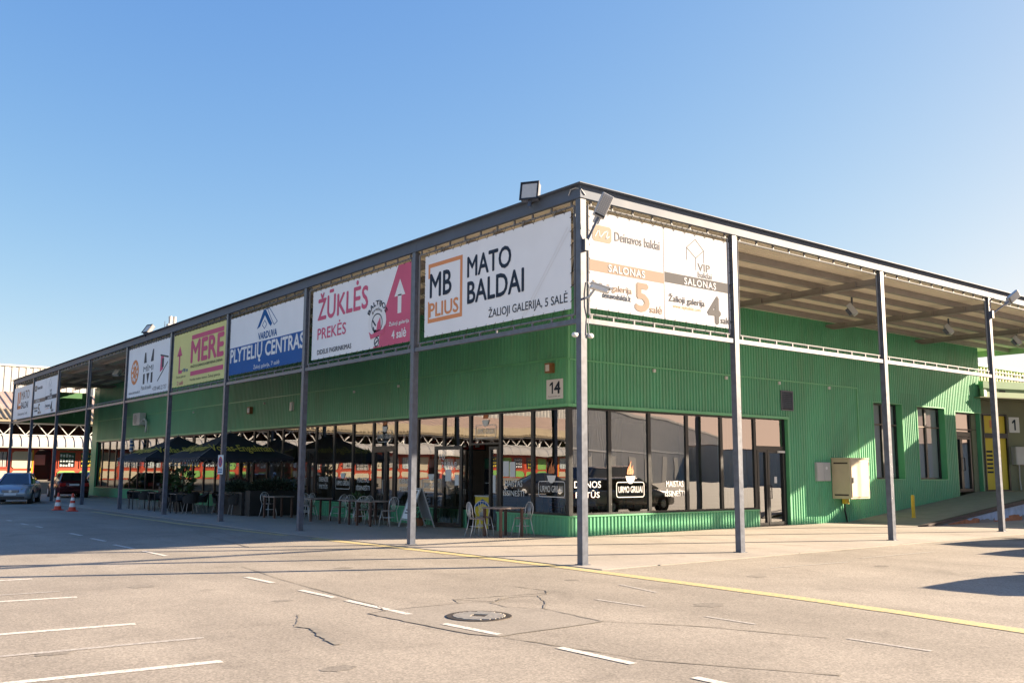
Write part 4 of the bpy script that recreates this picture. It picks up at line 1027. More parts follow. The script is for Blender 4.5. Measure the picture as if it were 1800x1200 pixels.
# AC unit and barber pole on the left wall
t = thing('air_conditioner', 'white outdoor air conditioning unit on the far left green wall', 'air conditioner', (BX - .2, 41, 4.3))
MB().box(BX - .42, BX - .08, 40.3, 41.5, 4.05, 4.72).build('case', M_whitemetal, t, bevel=.02)
MB().lathe([(.26, 0), (.26, .015), (.22, .02), (0.02, .02)], (BX - .438, 41.05, 4.38), 20, 'x').build('fan_grille', M_greymetal, t)
MB().box(BX - .10, BX - .03, 40.5, 40.56, 3.98, 4.2).build('bracket', M_steel, t)
MB().tube([(BX - .25, 40.3, 4.3), (BX - .25, 39.95, 4.38), (BX - .22, 39.7, 4.2), (BX - .2, 39.75, 3.9), (BX - .2, 39.8, 3.65)], .06, 7).build('pipe', M_whitemetal, t, smooth=True)
t = thing('barber_pole', 'striped barber pole by the far left shop windows', 'barber pole', (BX - .2, 42, 2.9))
for k in range(6): MB().lathe([(.11, 0), (.11, .1)], (BX - .25, 42, 2.62 + k * .101), 12).build('stripe', (M_whitemetal, M_blue)[k % 2], t)
MB().lathe([(.13, 0), (.14, .05), (.08, .12)], (BX - .25, 42, 3.23), 12).build('cap', M_whitemetal, t); MB().bar((BX - .25, 42, 2.6), (BX - .02, 42, 2.6), .05).build('bracket', M_steel, t)
# no parking sign on the third post
t = thing('notice_sign', 'white notice with a red ring on the third left post', 'sign', (-.02, 17.39, 1.6))
PN = Plane((-.006, 17.62, 1.52), (0, -1, 0))
MB().add(*quadbox(PN, 0, .45, 0, .62, -.006, .006)).build('board', M_paper, t)
decal('emblem', PN, ring(.225, .40, .17, .17, .05), M_redc, t, .010); decal('emblem', PN, disc(.225, .40, .12, .12), M_blue, t, .009); decal('emblem', PN, stroke([(.13, .5), (.32, .3)], .03) + stroke([(.13, .3), (.32, .5)], .03), M_redc, t, .013)
decal('print', PN, [rc(.06, .39, .16, .185), rc(.04, .41, .11, .135), rc(.04, .41, .05, .08)], M_blue2, t, .010)
# yellow bollard
t = thing('bollard', 'short yellow steel bollard at the foot of the ramp', 'bollard', (18.7, 4.02, rz(18.7) * .9))
b = t.location
MB().lathe([(.09, 0), (.09, .012), (.058, .014), (.056, .72), (.04, .75), (0.01, .755)], b, 16).build('tube', M_ybol, t, smooth=False)

# ------------------------------------------------------------------ terrace furniture
def bistro():
    t = thing('bistro_chair', '', 'chair')
    M = M_chrome
    MB().lathe([(.19, .44), (.2, .445), (.2, .465), (.19, .475), (0.01, .478)], (0, 0, 0), 16).build('seat', M_tabletop, t, True, True)
    for sx, sy in ((-1, -1), (1, -1)):
        MB().tube([(sx * .15, sy * .14, .45), (sx * .19, sy * .19, .2), (sx * .2, sy * .22, .0)], .012, 6).build('leg', M, t, True, True)
    for sx in (-1, 1):
        MB().tube([(sx * .16, .15, .45), (sx * .18, .19, .2), (sx * .2, .25, 0)], .012, 6).build('leg', M, t, True, True)
    hoop = [(-.16, .15, .45), (-.2, .19, .6)] + [(-.2 * math.cos(R(a)), .20 + .02 * math.sin(R(a)), .68 + .19 * math.sin(R(a))) for a in range(0, 181, 20)] + [(.2, .19, .6), (.16, .15, .45)]
    MB().tube(hoop, .012, 6).build('back_hoop', M, t, True, True)
    sp = MB()
    for x, zt in ((-.09, .82), (-.03, .86), (.03, .86), (.09, .82)):
        sp.tube([(x * .7, .18, .46), (x * .6, .2, .6), (x * 1.2, .215, zt)], .007, 5)
    sp.tube([(.1 * math.cos(R(a)), .19, .58 + .06 * math.sin(R(a))) for a in range(0, 361, 45)], .006, 5)
    sp.build('back_spindles', M, t, True, True)
    MB().tube([(.175 * math.cos(R(a)), .175 * math.sin(R(a)), .26) for a in range(0, 361, 30)], .008, 5).build('stretcher_ring', M, t, True, True)
    return t
def table(w=.8, d=.8, h=.74, mt=None, ml=None, leg=.06):
    t = thing('terrace_table', '', 'table')
    MB().box(-w / 2, w / 2, -d / 2, d / 2, h - .035, h).build('table_top', mt or M_tabletop, t, True, bevel=.006)
    for sx in (-1, 1):
        for sy in (-1, 1):
            x, y = sx * (w / 2 - .06), sy * (d / 2 - .06)
            MB().box(x - leg / 2, x + leg / 2, y - leg / 2, y + leg / 2, 0, h - .036).build('leg', ml or M_wood, t, True)
    return t
GC, GT = 'chrome bistro chairs on the terrace', 'square wooden tables on the terrace'
tb = table(); tb.location = (3.32, 6.62, .012); tb['label'] = 'square wooden table with chrome chairs in front of the open door'; tb['group'] = GT
for loc, rzz, lab in [((2.95, 12.6, .012), .1, 'square wooden table left of the folding board'), ((2.95, 13.75, .012), -.05, 'square wooden table behind the second post between chrome chairs'),
                      ((2.75, 16.0, .012), .0, 'square wooden table with chrome chairs right of the third post'), ((2.6, 18.6, .012), .1, 'square wooden table farthest left among the chrome chairs')]:
    dup(tb, loc, rzz, lab)
bc = bistro(); bc.location = (3.25, 7.35, .012); bc.rotation_euler.z = R(-20); bc['label'] = 'chrome bistro chair left of the table, nearer the open door'; bc['group'] = GC
chairs = [((2.72, 6.95, .012), 75, 'chrome bistro chair at the left corner of the nearest table'), ((3.82, 6.45, .012), -100, 'chrome bistro chair at the right side of the nearest table'),
          ((3.15, 12.0, .012), -165, 'chrome bistro chair beside the folding board'), ((2.85, 13.15, .012), 170, 'chrome bistro chair with its back to the camera left of the board'),
          ((3.35, 13.2, .012), 20, 'chrome bistro chair between two tables by the shop door'), ((3.3, 14.4, .012), 10, 'chrome bistro chair near the potted shrub'),
          ((3.25, 15.35, .012), -160, 'chrome bistro chair behind the potted shrub'), ((2.85, 16.7, .012), 15, 'chrome bistro chair right behind the third post'),
          ((3.2, 17.6, .012), -150, 'chrome bistro chair left of the third post'), ((2.55, 19.3, .012), 20, 'chrome bistro chair at the left end of its row')]
for l_, a_, lab in chairs: dup(bc, l_, R(a_), lab)
# folding board
t = thing('folding_board', 'white folding pavement board standing open by the second post', 'sandwich board', (3.62, 11.2, .012), R(-100))
for s in (-1, 1):
    p = [(-.32, s * .34, .25), (.32, s * .34, .25), (.32, s * .04, 1.10), (-.32, s * .04, 1.10)]
    MB().prism([(x, y * (1 if True else 0), z) for x, y, z in p], (0, -.012 * s, 0)).build('panel', M_banner if s < 0 else M_ltgrey, t, True)
    for x in (-.34, .34): MB().bar((x, s * .43, 0), (x, s * .02, 1.15), .03).build('leg', M_greymetal, t, True)
    MB().bar((-.34, s * .35, .22), (.34, s * .35, .22), .025).build('rail', M_greymetal, t, True); MB().bar((-.34, s * .03, 1.13), (.34, s * .03, 1.13), .025).build('rail', M_greymetal, t, True)
pq = []
for i in range(7):
    z = .40 + i * .085; yy = -.34 + (.30) * (z - .25) / .85 - .008
    pq.append([(-.22 + .03 * (i % 3), yy, z), (.20 - .05 * (i % 2), yy, z), (.20 - .05 * (i % 2), yy + .012, z + .035), (-.22 + .03 * (i % 3), yy + .012, z + .035)])
mb = MB()
for q in pq: mb.poly(q)
mb.build('print', M_greyp, t, True, fix=False)
mb = MB(); mb.poly([(-.22, -.095, .98), (.2, -.095, .98), (.2, -.064, 1.07), (-.22, -.064, 1.07)]); mb.build('print', M_lettdark, t, True, fix=False)

# foliage helper
def leaves(mb, c, rx, ry, rzv, n, s, seed, droop=0.0):
    rn = random.Random(seed); c = V(c)
    for _ in range(n):
        while True:
            p = V((rn.uniform(-1, 1), rn.uniform(-1, 1), rn.uniform(-1, 1)))
            if .2 < p.length < 1: break
        q = c + V((p.x * rx, p.y * ry, p.z * rzv)); d = V((p.x, p.y, p.z * .6 + rn.uniform(-.2, .6) - droop)).normalized()
        sv = d.cross(V((rn.uniform(-1, 1), rn.uniform(-1, 1), rn.uniform(-1, 1)))).normalized(); L_ = s * rn.uniform(.6, 1.3)
        mb.poly([q, q + d * L_ * .5 + sv * L_ * .22, q + d * L_, q + d * L_ * .5 - sv * L_ * .22])
    return mb
def potted(loc, lab, pot, m, r=.28, h=.5, n=260, s=.12, tall=0, name='potted_plant', potm=None):
    t = thing(name, lab, 'plant', loc); L_ = V(loc)
    MB().lathe([(pot * .7, 0), (pot, pot * 1.5), (pot * 1.08, pot * 1.5), (pot * 1.08, pot * 1.65), (pot * .9, pot * 1.65), (pot * .9, pot * 1.5)], L_, 14).build('pot', potm or M_terra, t, smooth=False)
    if tall: MB().tube([L_ + V((0, 0, pot)), L_ + V((.02, .01, tall * .6)), L_ + V((0, .03, tall))], .015).build('stem', M_wood, t)
    leaves(MB(), L_ + V((0, 0, pot * 1.6 + (tall if tall else h * .55))), r, r, h * .6, n, s, hash(lab) % 1000).build('foliage', m, t, fix=False)
potted((3.75, 14.95, .012), 'leafy shrub in a small terracotta pot by the shop door', .16, M_leaf, .3, .55, 420, .12)
potted((4.1, 10.75 + 1.0, .012), 'dark leafy plant in a pot behind the folding board', .14, M_leafd, .22, .7, 260, .12, .35)
# black planters with hedge plants round the umbrella terrace
M_plbox = pm('black_planter_box', (.02, .02, .02), .6, var=.2, scale=5)
def planter(x0, x1, y0, y1, h, lab, m, ph, n, seed):
    t = thing('planter_box', lab, 'planter', ((x0 + x1) / 2, (y0 + y1) / 2, .012))
    MB().box(x0, x1, y0, y1, .012, h).build('box', M_plbox, t, bevel=.01)
    for k in range(3): MB().box(x0 - .008, x1 + .008, y0 - .008, y1 + .008, .08 + k * (h - .1) / 3, .06 + (k + .72) * (h - .1) / 3).build('board', M_plbox, t)
    mb = MB(); leaves(mb, ((x0 + x1) / 2, (y0 + y1) / 2, h + ph * .35), (x1 - x0) * .52, (y1 - y0) * .62, ph * .75, n, .13, seed).build('foliage', m, t, fix=False)
planter(2.1, 4.3, 19.9, 20.35, .92, 'long black planter with low dark hedge plants right of the umbrellas', M_leafd, .34, 1500, 1)
planter(2.0, 2.4, 20.4, 22.4, .85, 'black planter with grassy plants returning along the umbrella terrace', M_leafd, .34, 1200, 2)
planter(3.5, 4.1, 24.6, 26.0, .8, 'black planter with reddish plants between the umbrellas', M_leafr, .5, 700, 3)
planter(2.2, 3.0, 29.6, 30.3, .9, 'black planter with dark plants behind the left umbrella', M_leafr, .5, 600, 4)
potted((1.6, 25.3, .5), 'tall green plant with broad leaves under the right umbrella', .18, M_leaf, .26, .8, 150, .26, .45, 'potted_plant', M_plbox)
potted((2.1, 28.6, .5), 'tall green plant with broad leaves under the left umbrella', .18, M_leaf, .26, .8, 140, .26, .45, 'potted_plant', M_plbox)
for l_, lab in (((1.6, 25.3, .012), 'black cube stand below the tall plant of the right umbrella'), ((2.1, 28.6, .012), 'black cube stand below the tall plant of the left umbrella')):
    t = thing('plant_stand', lab, 'stand', l_); MB().box(l_[0] - .28, l_[0] + .28, l_[1] - .28, l_[1] + .28, .012, .46).build('case', M_plbox, t, bevel=.01); MB().box(l_[0] - .3, l_[0] + .3, l_[1] - .3, l_[1] + .3, .461, .498).build('top', M_plbox, t)
# dark terrace tables and tub chairs
def tubchair():
    t = thing('tub_chair', '', 'chair')
    mb = MB(); n = 14; prof = []
    for k in range(n + 1):
        a = R(-25 + 230 * k / n); hh = .60 + .18 * max(0, math.sin(a)); rr = .27
        prof.append((rr * math.cos(a), rr * math.sin(a), hh))
    for k in range(n):
        (x0, y0, h0), (x1, y1, h1) = prof[k], prof[k + 1]
        o0, o1 = (x0 * 1.12, y0 * 1.12), (x1 * 1.12, y1 * 1.12)
        mb.add([(x0 * .85, y0 * .85, .40), (x1 * .85, y1 * .85, .40), (x1, y1, h1), (x0, y0, h0), (o0[0] * .85, o0[1] * .85, .40), (o1[0] * .85, o1[1] * .85, .40), (*o1, h1), (*o0, h0)],
               [(0, 1, 2, 3), (5, 4, 7, 6), (3, 2, 6, 7), (1, 0, 4, 5)])
    mb.build('back_shell', M_wicker, t, True)
    MB().lathe([(.2, .40), (.25, .41), (.25, .46), (.2, .47), (.01, .47)], (0, 0, 0), 16).build('seat', M_wicker, t, True)
    for sx, sy in ((-1, -1), (1, -1), (1, 1), (-1, 1)):
        MB().tube([(sx * .15, sy * .15, .41), (sx * .22, sy * .22, 0)], .012, 6).build('leg', M_steelb, t, True)
    return t
dt = table(.75, .75, .74, pm('dark_table_top', (.10, .085, .08), .25, var=.1), M_black, .035)
GD, GX = 'dark square tables under the umbrellas', 'black wicker tub chairs under the umbrellas'
dt.location = (.95, 23.6, .012); dt['label'] = 'dark square table left of the third post under the right umbrella'; dt['group'] = GD
for l_, lab in (((2.0, 21.6, .012), 'dark square table right of the third post under the right umbrella'), ((.8, 28.4, .012), 'dark square table at the left end of the terrace'),
                ((.9, 26.0, .012), 'dark square table behind the fourth post'), ((2.7, 23.6, .012), 'dark square table deep under the right umbrella'), ((3.0, 27.5, .012), 'dark square table deep under the left umbrella')):
    dup(dt, l_, random.uniform(-.1, .1), lab)
tc = tubchair(); tc.location = (.95, 24.35, .012); tc.rotation_euler.z = 0; tc['label'] = 'black tub chair left of the dark table near the fourth post'; tc['group'] = GX
for l_, a_, lab in [((1.0, 22.85, .012), 180, 'black tub chair facing the dark table left of the third post'), ((1.65, 23.6, .012), -90, 'black tub chair behind the table left of the third post'),
                    ((2.0, 20.95, .012), 175, 'black tub chair right of the third post in front of the planter'), ((1.95, 22.3, .012), 5, 'black tub chair left side of the table right of the third post'),
                    ((2.75, 21.6, .012), -95, 'black tub chair by the long black planter'), ((.8, 29.1, .012), 0, 'black tub chair at the far left end of the terrace'),
                    ((.85, 27.7, .012), 180, 'black tub chair facing the left end table'), ((.9, 26.7, .012), 10, 'black tub chair left of the fourth post'),
                    ((.95, 25.3, .012), 175, 'black tub chair right of the fourth post'), ((2.7, 24.35, .012), 0, 'black tub chair deep under the right umbrella'),
                    ((3.0, 28.2, .012), 0, 'black tub chair deep under the left umbrella'), ((1.6, 28.4, .012), -90, 'black tub chair behind the left end table')]:
    dup(tc, l_, R(a_), lab)
# umbrellas
def umbrella(x0, y0, s, z, rise, lab, tx):
    cx_, cy_ = x0 + s / 2, y0 + s / 2
    t = thing('umbrella', lab, 'umbrella', (cx_, cy_, .012))
    cs = [(x0, y0), (x0 + s, y0), (x0 + s, y0 + s), (x0, y0 + s)]; ap = V((cx_, cy_, z + rise))
    mb = MB(); N = 10
    for k in range(4):
        a, b = V((*cs[k], z)), V((*cs[(k + 1) % 4], z)); g_ = []
        for i in range(N + 1):
            row = []
            for j in range(N + 1):
                e = a.lerp(b, j / N); p = ap.lerp(e, i / N); f = i / N
                sag = .10 * f * math.sin(math.pi * j / N) * (1 if f > .5 else .6) + .05 * math.sin(math.pi * f)
                p = p - V((0, 0, sag * .6)); row.append(p)
            g_.append(row)
        o = len(mb.v); mb.v += [p for r_ in g_ for p in r_]
        for i in range(N):
            for j in range(N): mb.f.append((o + i * (N + 1) + j, o + (i + 1) * (N + 1) + j, o + (i + 1) * (N + 1) + j + 1, o + i * (N + 1) + j + 1))
    fab = mb.build('canopy_fabric', M_umb, t, fix=False)
    va = MB(); rn = random.Random(int(y0))
    for k in range(4):
        a, b = V((*cs[k], z)), V((*cs[(k + 1) % 4], z)); n = 16; pts = []
        for j in range(n + 1): 
            p = a.lerp(b, j / n) - V((0, 0, .06 * math.sin(math.pi * j / n))); pts.append((p, p - V((0, 0, .10 + .05 * abs(math.sin(j * 1.57)))) + V((rn.uniform(-.02, .02), rn.uniform(-.02, .02), 0))))
        for j in range(n): va.poly([pts[j][0], pts[j + 1][0], pts[j + 1][1], pts[j][1]])
    va.build('valance', M_umb, t, fix=False)
    MB().tube([(cx_, cy_, .0), (cx_, cy_, z + rise + .06)], .035, 10).build('pole', M_steelb, t)
    MB().box(cx_ - .4, cx_ + .4, cy_ - .4, cy_ + .4, .012, .09).build('base', M_plbox, t)
    for k in range(4):
        MB().bar((cx_, cy_, z + rise - .07), (cs[k][0], cs[k][1], z - .02), .03).build('rib', M_steelb, t)
    lights = MB()
    for k in (0, 3):
        a, b = V((*cs[k], z - .12)), V((*cs[(k + 1) % 4], z - .12)); n = 14
        lights.tube([a.lerp(b, j / (2 * n)) - V((0, 0, .16 if j % 2 else .0)) for j in range(2 * n + 1)], .005, 4)
        for j in range(n): p = a.lerp(b, (2 * j + 1) / (2 * n)) - V((0, 0, .18)); lights.box(p.x - .02, p.x + .02, p.y - .02, p.y + .02, p.z - .04, p.z + .01)
    lights.build('light_string', M_lens, t)
    # printing follows the two slopes that face the road
    sl = math.hypot(s / 2, rise)
    u1 = V((0, s / 2, rise)).normalized(); P1 = Plane((x0, y0, z), (1, 0, 0), u1)
    text(tx, P1, s * .16, s * .82, sl * .12, sl * .44, M_gold, fab, .02, .03)
    u3 = V((s / 2, 0, rise)).normalized(); P3 = Plane((x0, y0 + s, z), (0, -1, 0), u3)
    text(tx, P3, s * .16, s * .82, sl * .12, sl * .44, M_gold, fab, .02, .03)
umbrella(.72, 21.35, 3.72, 2.14, .98, 'dark square umbrella nearer the camera with gold lettering on its slopes', 'Volfas-Engelman')
umbrella(.45, 26.7, 3.9, 2.14, .95, 'dark square umbrella behind the other one with gold lettering', 'Volfas-Engelman')

# ------------------------------------------------------------------ things inside the shop, seen through the glass
def woodchair():
    t = thing('wooden_chair', '', 'chair')
    MB().box(-.2, .2, -.2, .2, .43, .47).build('seat', M_chairwood, t, True)
    for sx, sy, h in ((-1, -1, .43), (1, -1, .43), (1, 1, .92), (-1, 1, .92)): MB().box(sx * .18 - .02, sx * .18 + .02, sy * .18 - .02, sy * .18 + .02, 0, h).build('leg', M_chairwood, t, True)
    for z in (.58, .70, .82): MB().box(-.16, .16, .17, .19, z, z + .07).build('back_slat', M_chairwood, t, True)
    return t
wc = woodchair(); wc.location = (6.2, 6.6, .02); wc.rotation_euler.z = R(90); wc['label'] = 'brown wooden chair inside left of the flame emblem window'; GW = 'brown wooden chairs inside the cafe'; wc['group'] = GW
for l_, a_, lab in [((7.3, 6.7, .02), -90, 'brown wooden chair inside behind the flame emblem'), ((8.1, 6.6, .02), 80, 'brown wooden chair inside left in the third right window'), ((9.0, 6.6, .02), -85, 'brown wooden chair inside right in the third right window'),
                    ((5.6, 7.1, .02), 0, 'brown wooden chair inside the corner window of the left wall')]: dup(wc, l_, R(a_), lab)
it = table(.8, .7, .74, M_chairwood, M_wood); it.location = (6.75, 6.7, .02); it['label'] = 'brown table inside behind the flame emblem window'; it['group'] = 'brown tables inside the cafe'
dup(it, (8.55, 6.65, .02), 0, 'brown table inside behind the MAISTAS lettering of the right wall'); dup(it, (5.7, 6.4, .02), 0, 'brown table inside the corner window')
t = thing('curtain', 'pale blue curtain gathered inside the right-hand windows', 'curtain', (11.6, BY + .35, .5))
mb = MB(); n = 60
for k in range(n):
    xa, xb = 11.0 + 1.3 * k / n, 11.0 + 1.3 * (k + 1) / n; ya, yb = BY + .38 + .05 * math.sin(k * .9), BY + .38 + .05 * math.sin((k + 1) * .9)
    mb.poly([(xa, ya, .4), (xb, yb, .4), (xb, yb, 3.3), (xa, ya, 3.3)])
mb.build('cloth', M_curtain, t, fix=False); MB().tube([(10.9, BY + .38, 3.31), (12.35, BY + .38, 3.31)], .015).build('rail', M_steelb, t)
t = thing('drinks_fridge', 'dark glass fronted drinks fridge just inside the open door', 'fridge', (5.5, 9.7, .02))
MB().box(5.25, 5.95, 9.35, 10.05, .02, 2.05).build('case', M_black, t, bevel=.01); MB().box(5.235, 5.249, 9.40, 10.0, .3, 1.7).build('door', M_glassdk, t); MB().box(5.235, 5.249, 9.38, 10.02, 1.75, 2.03).build('header', pm('dark_green_sign', (.02, .07, .04), .4, var=0), t)
for z in (.6, .95, 1.3): MB().box(5.23, 5.234, 9.42, 9.98, z, z + .02).build('shelf_edge', M_greymetal, t)
t = thing('yellow_cooler', 'yellow ice cream cooler in the open doorway', 'cooler', (5.0, 9.4, .02))
MB().box(4.78, 5.2, 9.10, 9.86, .02, .92).build('case', M_yposter, t, bevel=.01); MB().box(4.77, 5.21, 9.09, 9.87, .921, .96).build('lid', M_greymetal, t)
PC = Plane((4.775, 9.86, 0), (0, -1, 0))
decal('band', PC, [[(.03, .62), (.38, .74), (.73, .62), (.73, .72), (.38, .86), (.03, .72)]], M_blue, t, .004); decal('cup', PC, disc(.40, .38, .16, .14), M_ltgrey, t, .004)
t = thing('vending_machine', 'dark brown coffee machine inside the corner window', 'machine', (6.6, 8.3, .02))
MB().box(6.4, 7.1, 8.0, 8.7, .02, 1.9).build('case', M_wood, t); MB().box(6.385, 6.399, 8.06, 8.64, .8, 1.7).build('front', M_black, t); MB().box(6.37, 6.384, 8.2, 8.5, 1.3, 1.5).build('screen', M_ltgrey, t)
sg = thing('wall_sign', 'red lettered sign board high inside the corner window', 'sign', (9, 15.9, 2.6)); MB().box(7.2, 9.6, 15.9, 15.96, 2.45, 2.75).build('board', M_redc, sg)
decal('print', Plane((7.2, 15.9, 2.45), (1, 0, 0)), [rc(.15 + .3 * k, .36 + .3 * k, .08, .22) for k in range(7)], M_whitep, sg)
MB().box(7.1, 9.7, 15.97, 15.985, 2.42, 2.78).build('backing', M_black, sg)

# ------------------------------------------------------------------ traffic cones
def cone(loc, rzz, lab):
    t = thing('traffic_cone', lab, 'traffic cone', loc, 0, 'traffic cones by the canopy posts')
    L_ = V(loc)
    MB().box(L_.x - .19, L_.x + .19, L_.y - .19, L_.y + .19, 0, .035).build('base', M_redc, t, bevel=.01)
    def rr(z): return .145 - (z - .035) * .165
    zz = [.035, .17, .32, .42, .54, .70]
    for k in range(5):
        MB().lathe([(rr(zz[k]), zz[k]), (rr(zz[k + 1]), zz[k + 1])], (L_.x, L_.y, 0), 16).build('sleeve' if k % 2 else 'cone_body', M_whitemetal if k % 2 else M_redc, t, smooth=False)
    return t
cone((-2.16, 29.2, 0), 0, 'red and white traffic cone on the left, near the silver car')
cone((-1.93, 27.85, 0), 0, 'red and white traffic cone on the right of the pair')

# ------------------------------------------------------------------ cars
def car(loc, heading, lab, col, L_=4.45, W=1.76, H=1.46, wagon=False, van=False, lampcol=None):
    """heading: angle of the nose from +X; local nose is +X"""
    t = thing('parked_car', lab, 'car', loc, heading)
    mp_ = pm('car_paint_' + lab[:12].replace(' ', '_'), col, .22, metal=.35, var=.03, spec=.6)
    hl = L_ / 2
    # stations: x, z of lower edge, bonnet / deck height, half width low, half width at belt
    zb = .80 if not van else 1.0
    if van: st = [(-hl, .45, zb + .1, .80, .82), (-hl + .1, .25, zb + .14, .88, .9), (0, .2, zb + .14, .9, .9), (hl - 1.2, .2, zb + .1, .9, .88), (hl - .2, .25, zb - .05, .86, .8), (hl, .4, .75, .74, .68)]
    elif wagon: st = [(-hl, .42, .92, .74, .72), (-hl + .12, .26, .98, .86, .82), (-hl + .9, .2, .97, .9, .85), (0, .18, .93, .9, .85), (hl - 1.35, .18, .92, .9, .84), (hl - .45, .2, .80, .88, .78), (hl - .1, .25, .68, .80, .68), (hl, .36, .56, .66, .58)]
    else: st = [(-hl, .45, .88, .70, .66), (-hl + .1, .30, .97, .84, .78), (-hl + .8, .2, 1.0, .9, .84), (0, .18, .95, .9, .86), (hl - 1.3, .18, .93, .9, .85), (hl - .5, .2, .82, .88, .79), (hl - .12, .25, .70, .80, .70), (hl, .38, .56, .66, .6)]
    k_ = W / 1.8
    mb = MB(); rings = []
    for x, z0, z1, w0, w1 in st:
        w0 *= k_; w1 *= k_; zm = z0 + (z1 - z0) * .55
        half = [(0, z0), (w0 * .85, z0), (w0 * .98, z0 + .08), (w0, zm), (w0 * .985, zm + .06), (w1, z1 - .035), (w1 * .9, z1), (w1 * .4, z1 + .02), (0, z1 + .025)]
        rings.append([V((x, y, z)) for y, z in half] + [V((x, -y, z)) for y, z in half[-2:0:-1]])
    n = len(rings[0]); mb.v = [p for r_ in rings for p in r_]
    for i in range(len(rings) - 1):
        for j in range(n): mb.f.append((i * n + j, i * n + (j + 1) % n, (i + 1) * n + (j + 1) % n, (i + 1) * n + j))
    mb.f.append(tuple(range(n))); mb.f.append(tuple((len(rings) - 1) * n + j for j in range(n))[::-1])
    mb.build('body', mp_, t, True, True)
    # cabin: glass with a roof and pillars over it
    if van: cb = [(-hl + .05, -hl + .12), (hl - 1.25, hl - .35)]; 
    elif wagon: cb = [(-hl + .10, -hl + .55), (hl - 2.0, hl - 1.05)]
    else: cb = [(-hl + .45, -hl + 1.2), (hl - 2.0, hl - 1.10)]
    zr = H; zq = (1.1 if van else .92)
    lo = [(cb[0][0], .79 * k_), (cb[1][1], .80 * k_)]; hi = [(cb[0][1], .60 * k_), (cb[1][0], .60 * k_)]
    if van: lo = [(cb[0][0], .86 * k_), (cb[1][1], .84 * k_)]; hi = [(cb[0][1], .78 * k_), (cb[1][0], .76 * k_)]
    vs_ = []
    rows = [(0, zq), (.55, zq + (zr - .06 - zq) * .55), (1, zr - .06)]
    xm = (lo[0][0] + lo[1][0]) / 2
    for f, z in rows:
        x0 = lo[0][0] + (hi[0][0] - lo[0][0]) * f; x1 = lo[1][0] + (hi[1][0] - lo[1][0]) * f; wA = lo[0][1] + (hi[0][1] - lo[0][1]) * f ** 1.3; wB = lo[1][1] + (hi[1][1] - lo[1][1]) * f ** 1.3
        vs_ += [(x0 - .05, 0, z), (x0, wA * .9, z), (x0 + .25, wA, z), (xm, (wA + wB) / 2 + .015, z), (x1 - .3, wB, z), (x1, wB * .88, z), (x1 + .10, 0, z), (x1, -wB * .88, z), (x1 - .3, -wB, z), (xm, -(wA + wB) / 2 - .015, z), (x0 + .25, -wA, z), (x0, -wA * .9, z)]
    m12 = 12; fs = []
    for i in range(2):
        for j in range(m12): fs.append((i * m12 + j, i * m12 + (j + 1) % m12, (i + 1) * m12 + (j + 1) % m12, (i + 1) * m12 + j))
    fs.append(tuple(range(24, 36)))
    MB().add(vs_, fs).build('windows', M_glassdk, t, True)
    top = [V(p) for p in vs_[24:36]]; c_ = V((xm, 0, zr))
    rf = MB(); rf.v = [V((p.x, p.y * 1.02, zr - .065)) for p in top] + [V((xm + (p.x - xm) * .94, p.y * .9, zr - .012)) for p in top] + [V((xm + (p.x - xm) * .6, p.y * .5, zr)) for p in top]
    for i in range(2):
        for j in range(12): rf.f.append((i * 12 + j, i * 12 + (j + 1) % 12, (i + 1) * 12 + (j + 1) % 12, (i + 1) * 12 + j))
    rf.f.append(tuple(range(24, 36))); rf.build('roof', mp_, t, True, True)
    for a, b in ((1, 25), (5, 29), (7, 31), (11, 35)):
        MB().bar(V(vs_[a]) * 1.004, V(vs_[b]) * 1.004, .075, .06).build('pillar', mp_, t, True)
    for a, b in ((3, 27), (9, 33)): MB().bar(V(vs_[a]), V(vs_[b]), .09, .03, (0, 1, 0)).build('pillar', M_black, t, True)
    wr = .31
    for sx in (hl - .88, -hl + .82):
        for sy in (-1, 1):
            y = sy * (.9 * k_ - .1)
            w_ = MB().lathe([(wr * .62, -.11), (wr * .92, -.11), (wr, -.07), (wr, .07), (wr * .92, .11), (wr * .62, .11)], (sx, y, wr), 22, 'y').build('wheel', M_rubber, t, True)
            MB().lathe([(.02, -.118), (wr * .55, -.115), (wr * .6, -.10), (wr * .6, .10), (wr * .55, .115), (.02, .118)], (sx, y, wr), 22, 'y').build('rim', M_greymetal, w_, True)
            MB().lathe([(wr + .055, -.10), (wr + .055, .1)], (sx, y, wr + .01), 22, 'y').build('wheel_arch', M_black, t, True)
    for sy in (-1, 1):
        fx = hl - .30
        MB().prism([(fx + .12, sy * .44 * k_, .56), (fx + .24, sy * .44 * k_, .58), (fx + .20, sy * .46 * k_, .72), (fx - .12, sy * .70 * k_, .76), (fx - .10, sy * .83 * k_, .66), (fx + .02, sy * .80 * k_, .56)], (.035, 0, .02)).build('headlight', M_lens if True else None, t, True, bevel=.01)
        MB().box(-hl + (-.02), -hl + .17, sy * .62 * k_ - .16, sy * .62 * k_ + .17, .66, .86).build('tail_light', pm('tail_light_red', (.45, .02, .02), .15, var=0), t, True, bevel=.02)
        MB().box(hl - 1.72, hl - 1.58, sy * .98 * k_ - .10, sy * .98 * k_ + .10, .93, 1.06).build('mirror', mp_, t, True, bevel=.03)
    gx = hl + .005
    MB().box(hl - .14, gx, -.36, .36, .54, .66).build('grille', M_black, t, True)
    for z in (.565, .60, .635): MB().box(gx + .001, gx + .008, -.34, .34, z, z + .012).build('grille_bar', M_chrome, t, True)
    MB().lathe([(.065, 0), (.065, .014), (.05, .016)], (gx + .005, 0, .60), 16, 'x').build('badge', M_chrome, t, True)
    MB().box(gx + .002, gx + .014, -.26, .26, .42, .53).build('number_plate', M_paper, t, True)
    MB().box(hl - .12, gx - .01, -.60, .60, .26, .36).build('air_intake', M_black, t, True)
